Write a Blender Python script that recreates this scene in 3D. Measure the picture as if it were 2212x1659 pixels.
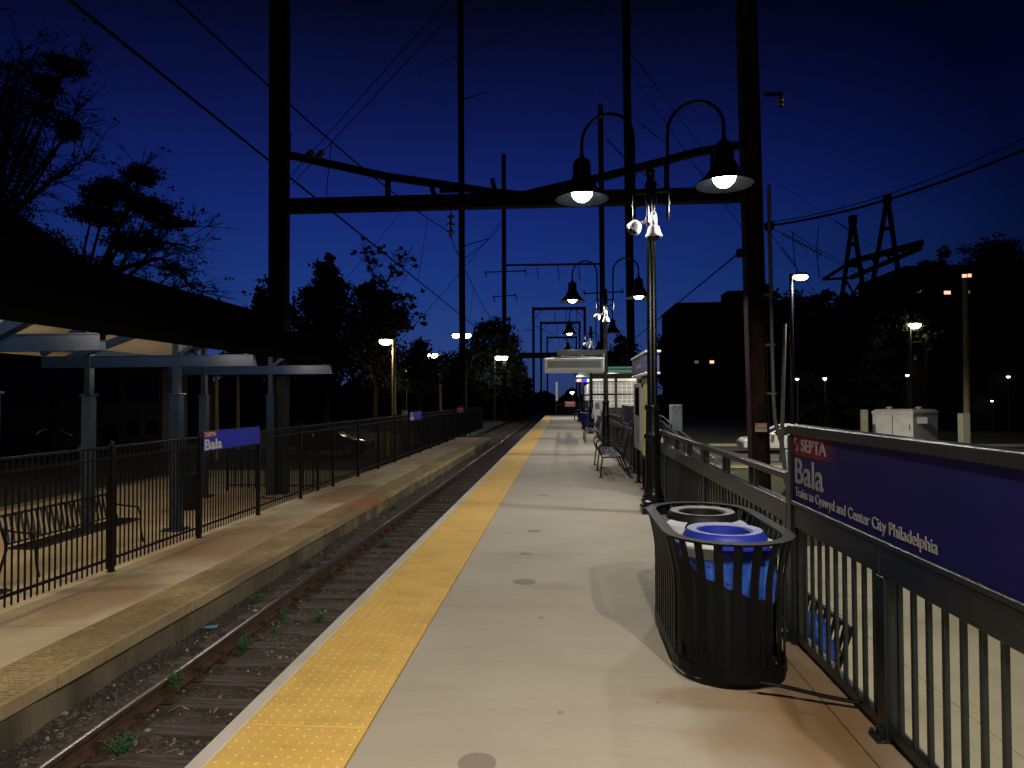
import bpy, math, random
from mathutils import Vector, Matrix, Euler
R = math.radians
rnd = random.Random(7)
for o in list(bpy.data.objects): bpy.data.objects.remove(o)
S = bpy.context.scene
COL = S.collection

# ------------------------------------------------------------------ camera
F = 680.5                      # focal length in pixels of a 1024 wide picture
cd = bpy.data.cameras.new('camera'); cam = bpy.data.objects.new('camera', cd); COL.objects.link(cam)
cd.sensor_width = 36; cd.lens = F / 1024 * 36; cd.clip_start = 0.05; cd.clip_end = 2000
H = 1.6
YAW = math.atan(51.4 / F); PITCH = math.atan(14.0 / F); ROLL = -0.004
CR = Matrix.Rotation(YAW, 3, 'Z') @ Matrix.Rotation(math.pi / 2 + PITCH, 3, 'X') @ Matrix.Rotation(ROLL, 3, 'Z')
cam.matrix_world = Matrix.Translation((0, 0, H)) @ CR.to_4x4()
S.camera = cam
S.render.resolution_x = 1024; S.render.resolution_y = 768
SC = 1024 / 2212               # picture measurements were taken on a 2212 px wide print
def ray(px, py):
    v = Vector(((px * SC - 512) / F, -(py * SC - 384) / F, -1)); return CR @ v
def at(px, py, Y):             # the point seen at px,py at distance Y down the platform
    d = ray(px, py); t = Y / d.y; return Vector((d.x * t, Y, H + d.z * t))
def atz(px, py, z):
    d = ray(px, py); t = (z - H) / d.z; return Vector((d.x * t, d.y * t, z))

# ------------------------------------------------------------------ sky (deep dusk)
W = bpy.data.worlds.new('World'); S.world = W; W.use_nodes = True
nt = W.node_tree; nt.nodes.clear()
out = nt.nodes.new('ShaderNodeOutputWorld'); bg = nt.nodes.new('ShaderNodeBackground')
tc = nt.nodes.new('ShaderNodeTexCoord'); sep = nt.nodes.new('ShaderNodeSeparateXYZ')
rp = nt.nodes.new('ShaderNodeValToRGB')
el = rp.color_ramp.elements
el[0].position = 0.0; el[0].color = (.024, .040, .125, 1)
el[1].position = 1.0; el[1].color = (.0010, .0012, .004, 1)
for p, c in ((.06, (.021, .050, .190)), (.16, (.0105, .038, .205)), (.27, (.0075, .0210, .172)), (.38, (.0048, .0100, .088)), (.50, (.0022, .0034, .017)), (.65, (.0013, .0019, .007))):
    e = el.new(p); e.color = (*c, 1)
dot = nt.nodes.new('ShaderNodeVectorMath'); dot.operation = 'DOT_PRODUCT'; dot.inputs[1].default_value = Vector((-.22, .97, 0)).normalized()
mr = nt.nodes.new('ShaderNodeMapRange'); mr.inputs['From Min'].default_value = .68; mr.inputs['From Max'].default_value = 1; mr.inputs['To Min'].default_value = .16; mr.inputs['To Max'].default_value = 1.0
L = nt.links.new
L(tc.outputs['Generated'], sep.inputs[0]); L(sep.outputs['Z'], rp.inputs[0]); L(tc.outputs['Generated'], dot.inputs[0])
L(dot.outputs['Value'], mr.inputs[0]); L(rp.outputs[0], bg.inputs['Color']); L(mr.outputs[0], bg.inputs['Strength']); L(bg.outputs[0], out.inputs[0])
S.view_settings.view_transform = 'Standard'; S.view_settings.look = 'None'; S.view_settings.exposure = 0; S.view_settings.gamma = 1

# ------------------------------------------------------------------ helpers
def tag(o, label=None, cat=None, group=None, kind=None):
    if label: o['label'] = label
    if cat: o['category'] = cat
    if group: o['group'] = group
    if kind: o['kind'] = kind
    return o
def empty(name, loc, label=None, cat=None, group=None, rz=0):
    o = bpy.data.objects.new(name, None); COL.objects.link(o); o.location = loc; o.rotation_euler.z = rz
    o.empty_display_size = .2
    return tag(o, label, cat, group)
def origin(o):
    v = Vector((0, 0, 0))
    while o: v = v + Vector(o.location); o = o.parent
    return v
def copy_tree(o, parent=None):
    c = o.copy(); COL.objects.link(c); c.parent = parent
    for ch in o.children: copy_tree(ch, c)
    return c
class MB:
    def __init__(s): s.v = []; s.f = []
    def add(s, vs, fs):
        b = len(s.v); s.v += [tuple(p) for p in vs]; s.f += [tuple(i + b for i in f) for f in fs]; return s
    def box(s, a, b):
        x0, x1 = sorted((a[0], b[0])); y0, y1 = sorted((a[1], b[1])); z0, z1 = sorted((a[2], b[2]))
        return s.add([(x0,y0,z0),(x1,y0,z0),(x1,y1,z0),(x0,y1,z0),(x0,y0,z1),(x1,y0,z1),(x1,y1,z1),(x0,y1,z1)],
                     [(3,2,1,0),(4,5,6,7),(0,1,5,4),(1,2,6,5),(2,3,7,6),(3,0,4,7)])
    def bbox(s, a, b, c=.01):   # box with all edges chamfered
        x0, x1 = sorted((a[0], b[0])); y0, y1 = sorted((a[1], b[1])); z0, z1 = sorted((a[2], b[2]))
        c = min(c, (x1-x0)*.45, (y1-y0)*.45, (z1-z0)*.45)
        vs = []; idx = {}
        def V(p):
            k = tuple(round(q, 6) for q in p)
            if k not in idx: idx[k] = len(vs); vs.append(p)
            return idx[k]
        X = (x0, x1); Y = (y0, y1); Z = (z0, z1); sg = (1, -1); fs = []
        def P(i, j, k, ax):     # corner point lying on face normal to ax
            p = [X[i], Y[j], Z[k]]; q = [sg[i], sg[j], sg[k]]
            for d in range(3):
                if d != ax: p[d] += q[d] * c
            return tuple(p)
        for ax in range(3):
            for e in (0, 1):
                o = [d for d in range(3) if d != ax]; quad = []
                for u, w in ((0,0),(1,0),(1,1),(0,1)):
                    ijk = [0,0,0]; ijk[ax] = e; ijk[o[0]] = u; ijk[o[1]] = w; quad.append(V(P(*ijk, ax)))
                fs.append(tuple(quad))
        for i in (0,1):
            for j in (0,1):
                for k in (0,1): fs.append((V(P(i,j,k,0)), V(P(i,j,k,1)), V(P(i,j,k,2))))
        for ax in range(3):
            o = [d for d in range(3) if d != ax]
            for u in (0,1):
                for w in (0,1):
                    q = []
                    for e in (0,1):
                        ijk = [0,0,0]; ijk[ax] = e; ijk[o[0]] = u; ijk[o[1]] = w
                        q.append((V(P(*ijk, o[0])), V(P(*ijk, o[1]))))
                    fs.append((q[0][0], q[0][1], q[1][1], q[1][0]))
        return s.add(vs, fs)
    def beam(s, p, q, w, h, up=(0,0,1)):
        p = Vector(p); q = Vector(q); d = (q - p).normalized(); up = Vector(up)
        if abs(d.dot(up)) > .98: up = Vector((0, 1, 0))
        r = d.cross(up).normalized(); u = r.cross(d).normalized(); vs = []
        for e in (p, q):
            for a, b in ((-1,-1),(1,-1),(1,1),(-1,1)): vs.append(e + r * a * w/2 + u * b * h/2)
        return s.add(vs, [(3,2,1,0),(4,5,6,7),(0,1,5,4),(1,2,6,5),(2,3,7,6),(3,0,4,7)])
    def tube(s, pts, r, n=8, cap=True):
        pts = [Vector(p) for p in pts]; m = len(pts); rs = r if isinstance(r, (list, tuple)) else [r] * m
        vs = []; fs = []; prev = None
        for i, p in enumerate(pts):
            d = (pts[min(i+1, m-1)] - pts[max(i-1, 0)]).normalized()
            if prev is None: u = d.orthogonal().normalized()
            else:
                u = prev - d * prev.dot(d)
                u = u.normalized() if u.length > 1e-6 else d.orthogonal().normalized()
            prev = u; w = d.cross(u)
            for k in range(n):
                a = 2 * math.pi * k / n; vs.append(p + (u * math.cos(a) + w * math.sin(a)) * rs[i])
        for i in range(m - 1):
            for k in range(n):
                k2 = (k + 1) % n; fs.append((i*n+k, i*n+k2, (i+1)*n+k2, (i+1)*n+k))
        if cap: fs.append(tuple(range(n-1, -1, -1))); fs.append(tuple((m-1)*n + k for k in range(n)))
        return s.add(vs, fs)
    def lathe(s, c, prof, n=16, sx=1, sy=1, flute=0, closed=False):
        c = Vector(c); vs = []; fs = []; m = len(prof)
        for r, z in prof:
            for k in range(n):
                a = 2 * math.pi * k / n; rr = r * (1 - (flute if k % 2 else 0))
                vs.append((c.x + rr * math.cos(a) * sx, c.y + rr * math.sin(a) * sy, c.z + z))
        for i in range(m - 1):
            for k in range(n):
                k2 = (k+1) % n; fs.append((i*n+k, i*n+k2, (i+1)*n+k2, (i+1)*n+k))
        if not closed:
            fs.append(tuple(range(n-1, -1, -1))); fs.append(tuple((m-1)*n + k for k in range(n)))
        return s.add(vs, fs)
    def prism(s, poly, axis, a, b):   # polygon in the two other axes, extruded along axis from a to b
        n = len(poly)
        def P(u, w, t):
            return {'x': (t, u, w), 'y': (u, t, w), 'z': (u, w, t)}[axis]
        vs = [P(u, w, a) for u, w in poly] + [P(u, w, b) for u, w in poly]
        fs = [tuple(range(n-1, -1, -1)), tuple(range(n, 2*n))] + [(i, (i+1) % n, n + (i+1) % n, n + i) for i in range(n)]
        return s.add(vs, fs)
    def build(s, name, m, parent=None, smooth=False, local=False):
        me = bpy.data.meshes.new(name)
        if parent is not None: o0 = Vector((0,0,0)) if local else origin(parent)
        else:
            xs = [p[0] for p in s.v]; ys = [p[1] for p in s.v]; zs = [p[2] for p in s.v]
            o0 = Vector(((min(xs)+max(xs))/2, (min(ys)+max(ys))/2, min(zs)))
        me.from_pydata([(p[0]-o0.x, p[1]-o0.y, p[2]-o0.z) for p in s.v], [], s.f)
        me.materials.append(m); me.validate()
        if smooth:
            me.polygons.foreach_set('use_smooth', [True] * len(me.polygons))
            try: me.set_sharp_from_angle(angle=R(38))
            except Exception: pass
        me.update()
        o = bpy.data.objects.new(name, me); COL.objects.link(o)
        if parent is not None: o.parent = parent
        else: o.location = o0
        return o

def fix_normals(o):
    import bmesh
    b = bmesh.new(); b.from_mesh(o.data); bmesh.ops.recalc_face_normals(b, faces=b.faces); b.to_mesh(o.data); b.free(); return o

# ------------------------------------------------------------------ materials
def mat(name, col, rough=.6, metal=0, col2=None, scale=5, bump=0, bscale=None, detail=6, spec=.5, contrast=(.35, .65), stretch=None, emit=None, estr=0, alpha=None, coat=0):
    m = bpy.data.materials.new(name); m.use_nodes = True; n = m.node_tree; b = n.nodes['Principled BSDF']
    b.inputs['Base Color'].default_value = (*col, 1); b.inputs['Roughness'].default_value = rough; b.inputs['Metallic'].default_value = metal
    b.inputs['Specular IOR Level'].default_value = spec; b.inputs['Coat Weight'].default_value = coat
    t = n.nodes.new('ShaderNodeTexCoord'); vec = t.outputs['Object']
    if stretch:
        mp = n.nodes.new('ShaderNodeMapping'); mp.inputs['Scale'].default_value = stretch; n.links.new(vec, mp.inputs[0]); vec = mp.outputs[0]
    if col2:
        x = n.nodes.new('ShaderNodeTexNoise'); x.inputs['Scale'].default_value = scale; x.inputs['Detail'].default_value = detail; n.links.new(vec, x.inputs['Vector'])
        r = n.nodes.new('ShaderNodeValToRGB'); r.color_ramp.elements[0].position = contrast[0]; r.color_ramp.elements[1].position = contrast[1]
        r.color_ramp.elements[0].color = (*col, 1); r.color_ramp.elements[1].color = (*col2, 1)
        n.links.new(x.outputs['Fac'], r.inputs[0]); n.links.new(r.outputs[0], b.inputs['Base Color'])
        m['c'] = 1
    if bump:
        x = n.nodes.new('ShaderNodeTexNoise'); x.inputs['Scale'].default_value = bscale or scale * 6; x.inputs['Detail'].default_value = 8; n.links.new(vec, x.inputs['Vector'])
        bp = n.nodes.new('ShaderNodeBump'); bp.inputs['Strength'].default_value = bump; bp.inputs['Distance'].default_value = .02
        n.links.new(x.outputs['Fac'], bp.inputs['Height']); n.links.new(bp.outputs[0], b.inputs['Normal'])
    if emit: b.inputs['Emission Color'].default_value = (*emit, 1); b.inputs['Emission Strength'].default_value = estr
    return m
def base_link(m):
    n = m.node_tree; b = n.nodes['Principled BSDF']; l = b.inputs['Base Color'].links
    return n, b, (l[0].from_socket if l else None)
def spots(m, lst, col, noise=3.0, namt=.35):
    """irregular stains at world places: lst of (x, y, rx, ry, softness, strength)"""
    n, b, src = base_link(m)
    g = n.nodes.new('ShaderNodeNewGeometry'); nz = n.nodes.new('ShaderNodeTexNoise'); nz.inputs['Scale'].default_value = noise; nz.inputs['Detail'].default_value = 7
    n.links.new(g.outputs['Position'], nz.inputs['Vector'])
    for (x, y, rx, ry, soft, st) in lst:
        mp = n.nodes.new('ShaderNodeMapping'); mp.inputs['Location'].default_value = (-x/rx, -y/ry, 0); mp.inputs['Scale'].default_value = (1/rx, 1/ry, 0)
        n.links.new(g.outputs['Position'], mp.inputs[0])
        ln = n.nodes.new('ShaderNodeVectorMath'); ln.operation = 'LENGTH'; n.links.new(mp.outputs[0], ln.inputs[0])
        ma = n.nodes.new('ShaderNodeMath'); ma.operation = 'MULTIPLY_ADD'; n.links.new(nz.outputs['Fac'], ma.inputs[0]); ma.inputs[1].default_value = namt*2; n.links.new(ln.outputs['Value'], ma.inputs[2])
        rg = n.nodes.new('ShaderNodeMapRange'); rg.interpolation_type = 'SMOOTHSTEP'; rg.inputs['From Min'].default_value = 1 + namt - soft; rg.inputs['From Max'].default_value = 1 + namt + soft
        rg.inputs['To Min'].default_value = st; rg.inputs['To Max'].default_value = 0; n.links.new(ma.outputs[0], rg.inputs[0])
        mx = n.nodes.new('ShaderNodeMixRGB'); mx.inputs[2].default_value = (*col, 1); n.links.new(rg.outputs[0], mx.inputs[0])
        if src: n.links.new(src, mx.inputs[1])
        else: mx.inputs[1].default_value = b.inputs['Base Color'].default_value
        src = mx.outputs[0]
    n.links.new(src, b.inputs['Base Color'])
def grime(m, scale, col, lo=.5, hi=.75, amt=.6, stretch=None):
    n, b, src = base_link(m)
    g = n.nodes.new('ShaderNodeNewGeometry'); mp = n.nodes.new('ShaderNodeMapping'); mp.inputs['Scale'].default_value = stretch or (1,1,1)
    n.links.new(g.outputs['Position'], mp.inputs[0])
    nz = n.nodes.new('ShaderNodeTexNoise'); nz.inputs['Scale'].default_value = scale; nz.inputs['Detail'].default_value = 8; nz.inputs['Roughness'].default_value = .6; n.links.new(mp.outputs[0], nz.inputs['Vector'])
    rg = n.nodes.new('ShaderNodeMapRange'); rg.inputs['From Min'].default_value = lo; rg.inputs['From Max'].default_value = hi; rg.inputs['To Max'].default_value = amt; n.links.new(nz.outputs['Fac'], rg.inputs[0])
    mx = n.nodes.new('ShaderNodeMixRGB'); mx.inputs[2].default_value = (*col, 1); n.links.new(rg.outputs[0], mx.inputs[0])
    if src: n.links.new(src, mx.inputs[1])
    else: mx.inputs[1].default_value = b.inputs['Base Color'].default_value
    n.links.new(mx.outputs[0], b.inputs['Base Color'])

M = {}
M['deck'] = mat('platform concrete', (.40, .352, .275), .8, col2=(.46, .412, .33), scale=1.3, bump=.12, bscale=60, contrast=(.3, .7))
grime(M['deck'], 1.0, (.30, .26, .20), .5, .75, .35, (1, 6, 1))
grime(M['deck'], 9, (.30, .25, .19), .55, .8, .35, (1, 3, 1))
spots(M['deck'], [(1.32, 4.1, .34, .9, .35, .75), (1.2, 3.35, .55, .35, .35, .55), (1.22, 2.5, .26, .95, .4, .6), (1.45, 6.2, .15, 1.2, .4, .4), (.85, 3.72, .4, .14, .3, .5)], (.25, .135, .045), 2.5, .4)
spots(M['deck'], [(-.385, 3.0, .085, .085, .04, .6), (-.345, 5.95, .10, .10, .05, .6), (-.40, 7.02, .06, .06, .04, .5), (-.36, 8.2, .085, .08, .04, .6), (-.34, 11.2, .10, .09, .05, .5), (-.2, 14.5, .1, .12, .05, .4)], (.15, .12, .09), 8, .12)
_r = random.Random(31)
spots(M['deck'], [(_r.uniform(-.85, 1.2), 2.6 + _r.random() ** 1.6 * 12, s_, s_, .5, .5) for s_ in [_r.uniform(.010, .028) for _ in range(15)]], (.12, .10, .08), 9, .1)
spots(M['deck'], [(_r.uniform(-.7, 1.1), 2.8 + _r.random() * 9, _r.uniform(.10, .35), _r.uniform(.05, .16), .6, .22) for _ in range(10)], (.24, .20, .15), 4, .5)
M['edge'] = mat('platform edge concrete', (.50, .45, .38), .75, col2=(.57, .52, .45), scale=3, bump=.1, bscale=50)
M['yellow'] = mat('yellow tactile paint', (.74, .47, .105), .55, col2=(.80, .52, .125), scale=4, bump=.03, bscale=40)
grime(M['yellow'], 2.5, (.42, .27, .08), .5, .75, .6, (1, 2, 1))
grime(M['yellow'], 24, (.30, .19, .07), .6, .75, .55)
grime(M['yellow'], .8, (.50, .33, .10), .45, .7, .3)
M['low'] = mat('old platform concrete', (.52, .43, .27), .85, col2=(.62, .52, .35), scale=.9, bump=.25, bscale=30)
grime(M['low'], .7, (.26, .17, .085), .45, .7, .6, (1, .35, 1))
spots(M['low'], [(-6.1, 12.2, .8, 1.7, .4, .6), (-6.0, 18.4, .7, 2.0, .4, .65), (-5.0, 17.6, .35, 1.0, .3, .6), (-6.1, 8.6, .5, 1.2, .4, .5), (-8.6, 16.5, 1.2, 2.4, .5, .55)], (.24, .10, .03), 1.5, .5)
M['lowedge'] = mat('worn yellow edge', (.36, .265, .125), .85, col2=(.50, .385, .20), scale=1.3, bump=.3, bscale=40)
grime(M['lowedge'], 1.3, (.20, .14, .075), .42, .68, .75, (1, .4, 1))
grime(M['lowedge'], 11, (.13, .095, .055), .52, .75, .6, (1, 1, 1))
spots(M['lowedge'], [(-5.0, 17.2, .3, 1.3, .4, .7)], (.34, .13, .03), 2, .4)
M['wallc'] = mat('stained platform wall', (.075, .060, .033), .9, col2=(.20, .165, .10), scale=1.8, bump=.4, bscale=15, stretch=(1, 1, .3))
M['ballast'] = mat('ballast bed', (.045, .034, .027), .95, col2=(.105, .082, .066), scale=22, bump=.9, bscale=55)
grime(M['ballast'], 1.1, (.045, .035, .025), .45, .7, .6)
M['stone'] = mat('ballast stone', (.07, .056, .046), .9, col2=(.17, .14, .115), scale=3.5, contrast=(.4, .6))
M['tie'] = mat('weathered tie wood', (.060, .046, .038), .95, col2=(.15, .118, .096), scale=7, bump=.6, bscale=40, stretch=(.35, 4, 4))
M['rust'] = mat('rusty steel', (.050, .024, .012), .85, .0, col2=(.105, .050, .022), scale=9, bump=.3, bscale=60)
M['railtop'] = mat('worn rail head', (.42, .39, .38), .30, 1)
M['asphalt'] = mat('parking asphalt', (.035, .034, .03), .9, col2=(.055, .053, .047), scale=14, bump=.3, bscale=90)
M['walk'] = mat('walkway concrete', (.46, .42, .27), .85, col2=(.53, .49, .33), scale=1.5, bump=.15, bscale=50)
grime(M['walk'], .9, (.32, .27, .16), .48, .75, .5, (1, 2, 1))
grime(M['walk'], 14, (.25, .21, .13), .6, .8, .5)
M['grass'] = mat('night grass', (.016, .024, .007), 1, col2=(.036, .046, .014), scale=9, bump=.8, bscale=60)
M['kerb'] = mat('kerb concrete', (.38, .34, .26), .85, col2=(.30, .26, .19), scale=3)
M['ypaint'] = mat('yellow road paint', (.55, .42, .08), .8, col2=(.40, .31, .07), scale=8)
M['black'] = mat('black painted steel', (.0028, .0030, .0034), .45, 0, col2=(.005, .005, .0055), scale=14, bump=.06, bscale=120, spec=.12)
M['blackgreen'] = mat('dark green painted steel', (.0065, .0105, .0115), .33, .0, col2=(.012, .0165, .018), scale=10, bump=.12, bscale=120)
M['fenceblack'] = mat('black fence steel', (.0030, .0032, .0035), .42, 0, spec=.2, col2=(.007, .006, .005), scale=20)
M['lampblack'] = mat('lamp post enamel', (.0035, .0042, .005), .26, 0, spec=.3, col2=(.006, .007, .008), scale=8)
M['blue'] = mat('blue metal paint', (.009, .030, .080), .30, 0, col2=(.015, .042, .105), scale=6, bump=.1, bscale=40)
M['blueshaded'] = mat('blue column paint darkened as shade', (.008, .022, .040), .35, col2=(.012, .030, .052), scale=6)  # columns get less light than the beams; that shade is in this colour
M['roof'] = mat('dark shingle roof', (.0022, .0020, .0018), 1, spec=0, col2=(.0045, .004, .0035), scale=30, bump=.5, bscale=30)
M['soffit'] = mat('cream soffit boards', (.60, .47, .33), .7, col2=(.68, .56, .42), scale=2, stretch=(8, .5, 1))
M['whitemetal'] = mat('white fixture', (.75, .76, .78), .4)
M['mast'] = mat('dark mast steel', (.009, .0075, .007), .85, 0, spec=.2, col2=(.016, .012, .009), scale=5, bump=.3, bscale=30)
M['mastrust'] = mat('rusting mast steel', (.014, .010, .009), .85, 0, spec=.15, col2=(.040, .020, .015), scale=3, bump=.3, bscale=30)
M['galv'] = mat('galvanised conduit', (.13, .13, .115), .55, .2, col2=(.18, .175, .15), scale=6)
M['wire'] = mat('weathered cable', (.010, .010, .008), .95, 0, spec=0)
M['insul'] = mat('glazed insulator', (.10, .085, .03), .25)
M['bulb'] = mat('lit lamp lens', (1, 1, 1), .4, emit=(1.0, .99, .97), estr=40)
M['bulbwarm'] = mat('lit warm lens', (1, 1, 1), .4, emit=(1.0, .80, .52), estr=30)
M['bulbcool'] = mat('lit cool lens', (1, 1, 1), .4, emit=(.72, 1.0, .95), estr=6)
M['bulboff'] = mat('unlit lamp lens', (.10, .10, .11), .3)
M['signblue'] = mat('sign blue', (.009, .0075, .085), .6, spec=.12, col2=(.010, .0085, .092), scale=3)
M['signbright'] = mat('sign blue enamel', (.022, .036, .52), .5, spec=.2, col2=(.026, .042, .56), scale=3)
M['signred'] = mat('sign red', (.36, .022, .045), .5)
M['signwhite'] = mat('sign white', (.72, .72, .74), .5)
M['letter'] = mat('sign lettering', (.27, .25, .27), .5)
M['camwhite'] = mat('white camera housing', (.85, .86, .90), .3, coat=.3)
M['glass'] = mat('dark glass', (.01, .01, .012), .08)
M['lidblack'] = mat('black plastic', (.010, .010, .011), .5, spec=.3, bump=.08, bscale=60)
M['lidblue'] = mat('blue plastic', (.014, .030, .33), .45, col2=(.018, .036, .38), scale=5, bump=.08, bscale=60)
M['bagblue'] = mat('blue plastic bag', (.020, .085, .52), .28, col2=(.05, .17, .72), scale=9, bump=1.0, bscale=16)
M['decal'] = mat('white decal', (.62, .62, .66), .5)
M['greytop'] = mat('grey worn plastic', (.22, .21, .21), .5, bump=.1, bscale=80)
M['gcase'] = mat('grey display housing', (.78, .82, .86), .45)
M['screen'] = mat('unlit display screen', (.17, .17, .18), .35)
M['green'] = mat('mint green roof metal', (.10, .30, .23), .5, col2=(.13, .34, .26), scale=4)
M['tan'] = mat('tan wall panel', (.17, .125, .07), .8)
M['shframe'] = mat('shelter frame', (.035, .033, .03), .5)
M['gblock'] = mat('glass block', (.30, .29, .28), .15, col2=(.46, .45, .44), scale=9, emit=(.85, .80, .75), estr=.14)
M['mortar'] = mat('glass block joints', (.80, .79, .76), .6, emit=(1, .97, .9), estr=.16)
M['litpanel'] = mat('lit window strip', (.9, .85, .7), .5, emit=(1.0, .93, .70), estr=.55)
M['map'] = mat('map paper', (.78, .70, .32), .5, col2=(.66, .62, .34), scale=4, contrast=(.4, .6))
M['cabinet'] = mat('white utility cabinet', (.74, .76, .75), .5, col2=(.62, .63, .60), scale=2)
M['pole'] = mat('timber tinted lamp yellow', (.26, .20, .09), .9, col2=(.36, .28, .13), scale=4, stretch=(5, 5, .4))  # yellow lamp light on the poles is put into the timber colour
M['concpost'] = mat('concrete post', (.33, .32, .25), .9, col2=(.24, .24, .18), scale=5)
M['bark'] = mat('tree bark', (.016, .012, .010), .95, spec=.1, col2=(.028, .022, .017), scale=8)
M['leaf'] = mat('dark foliage', (.016, .022, .010), .9, spec=.1, col2=(.032, .040, .018), scale=1.5)
M['leafred'] = mat('purple brown foliage', (.017, .013, .011), .9, spec=.05, col2=(.028, .021, .016), scale=1.5)
M['weed'] = mat('weed leaves', (.035, .115, .035), .7, col2=(.06, .17, .05), scale=14)
M['brickwall'] = mat('pale building wall', (.085, .074, .058), .9, col2=(.11, .098, .078), scale=.5)
M['farwall'] = mat('dark apartment wall', (.020, .018, .019), .95, spec=.1, col2=(.032, .028, .028), scale=.3)
M['winlit'] = mat('lit apartment window', (.9, .6, .4), .5, emit=(1.0, .50, .28), estr=1.6)
M['windim'] = mat('dimly lit window', (.4, .35, .3), .5, emit=(1.0, .75, .55), estr=.10)
M['windark'] = mat('dark window', (.012, .012, .014), .15)
M['carwhite'] = mat('white car paint', (.68, .68, .66), .25, coat=.6)
M['carblack'] = mat('black car paint', (.012, .012, .014), .2, coat=.8)
M['tyre'] = mat('tyre rubber', (.012, .012, .012), .85)
M['rim'] = mat('alloy wheel', (.40, .40, .42), .3, .8)
M['headlight'] = mat('headlight glass', (.7, .7, .7), .08)
M['bollard'] = mat('yellow bollard', (.62, .50, .03), .5)
M['bench'] = mat('black bench enamel', (.004, .004, .005), .35, spec=.3, col2=(.007, .007, .009), scale=9)
M['benchseat'] = mat('bench slats enamel', (.020, .021, .026), .25, .2)
M['mask'] = mat('pale blue paper', (.16, .42, .62), .8)
M['paper'] = mat('white litter', (.62, .60, .55), .8)
M['orange'] = mat('warning orange', (.62, .10, .04), .5)
M['cream'] = mat('warning panel cream', (.62, .52, .30), .6)
M['exitred'] = mat('lit exit red', (.6, .05, .08), .5, emit=(1, .06, .12), estr=1.0)
M['exitblue'] = mat('lit exit blue', (.03, .04, .5), .5, emit=(.04, .06, 1), estr=1.0)
M['exitwhite'] = mat('lit exit white', (.8, .8, .85), .5, emit=(.85, .9, 1), estr=1.3)
M['exitgrey'] = mat('exit sign panel', (.10, .08, .12), .5, emit=(.3, .2, .35), estr=.25)

# sign face with its red band fading into the blue, as printed on the sign
def red_blue(name, ax, a, b, blue, red=(.20, .008, .022)):
    m = mat(name, blue, .6, spec=.12); n = m.node_tree; bs = n.nodes['Principled BSDF']
    g = n.nodes.new('ShaderNodeNewGeometry'); sx = n.nodes.new('ShaderNodeSeparateXYZ'); n.links.new(g.outputs['Position'], sx.inputs[0])
    rg = n.nodes.new('ShaderNodeMapRange'); rg.inputs['From Min'].default_value = a; rg.inputs['From Max'].default_value = b; n.links.new(sx.outputs[ax], rg.inputs[0])
    mx = n.nodes.new('ShaderNodeMixRGB'); mx.inputs[1].default_value = (*red, 1); mx.inputs[2].default_value = (*blue, 1)
    n.links.new(rg.outputs[0], mx.inputs[0]); n.links.new(mx.outputs[0], bs.inputs['Base Color']); return m

def text_mesh(txt, size, bold=.0, xs=1.0, space=1.0):
    cu = bpy.data.curves.new('t', 'FONT'); cu.body = txt; cu.size = size; cu.offset = bold; cu.extrude = .0015; cu.space_character = space; cu.resolution_u = 4
    ob = bpy.data.objects.new('t', cu); COL.objects.link(ob)
    bpy.context.view_layer.update()
    me = bpy.data.meshes.new_from_object(ob.evaluated_get(bpy.context.evaluated_depsgraph_get()))
    bpy.data.objects.remove(ob); bpy.data.curves.remove(cu)
    vs = [(v.co.x * xs, v.co.y, v.co.z) for v in me.vertices]; fs = [tuple(p.vertices) for p in me.polygons]
    bpy.data.meshes.remove(me); return vs, fs
def lettering(name, txt, cap, length, org, udir, vdir, m, parent, bold=.0, space=1.0):
    """text with capital height cap and total length, starting at org, running along udir, up along vdir"""
    vs, fs = text_mesh(txt, 1.0, bold, 1, space)
    x0 = min(v[0] for v in vs); x1 = max(v[0] for v in vs)
    vs2, _ = text_mesh('H', 1.0, bold, 1, 1); ch = max(v[1] for v in vs2)
    u = Vector(udir).normalized(); w = Vector(vdir).normalized(); nrm = u.cross(w); k = cap / ch; kx = length / (x1 - x0) if length else k
    o = Vector(org); b = MB(); b.add([o + u * (v[0]-x0) * kx + w * v[1] * k + nrm * v[2] for v in vs], fs)
    return b.build(name, m, parent)

def light(parent, loc, power, col=(1, .95, .86), kind='SPOT', size=165, blend=.35, rad=.1, name='lamp_light', aim=None):
    l = bpy.data.lights.new(name, kind); l.energy = power; l.color = col; l.shadow_soft_size = rad
    if kind == 'SPOT': l.spot_size = R(size); l.spot_blend = blend
    o = bpy.data.objects.new(name, l); COL.objects.link(o); o.location = Vector(loc) - origin(parent); o.parent = parent
    if aim is not None: o.rotation_euler = (Vector(aim) - Vector(loc)).to_track_quat('-Z', 'Y').to_euler()
    return o
def struct(mb, name, m, smooth=False):
    return tag(mb.build(name, m, smooth=smooth), kind='structure')

# ================================================================== SETTING
ZP, ZL, ZG, ZB, ZR = 0.0, -1.02, -1.20, -1.505, -1.24      # platform, old platform, ground, ballast, rail head
END = 62.0
b = MB(); b.box((-160, -12, ZG-.6), (-13.35, 260, ZG)); b.box((-13.35, 24.3, ZG-.6), (-6.7, 260, ZG-.004)); b.box((1.75, -12, ZG-.6), (170, 260, ZG)); b.box((-6.7, 70, ZG-.6), (1.75, 260, ZG-.26))
struct(b, 'ground', M['asphalt'])
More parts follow.
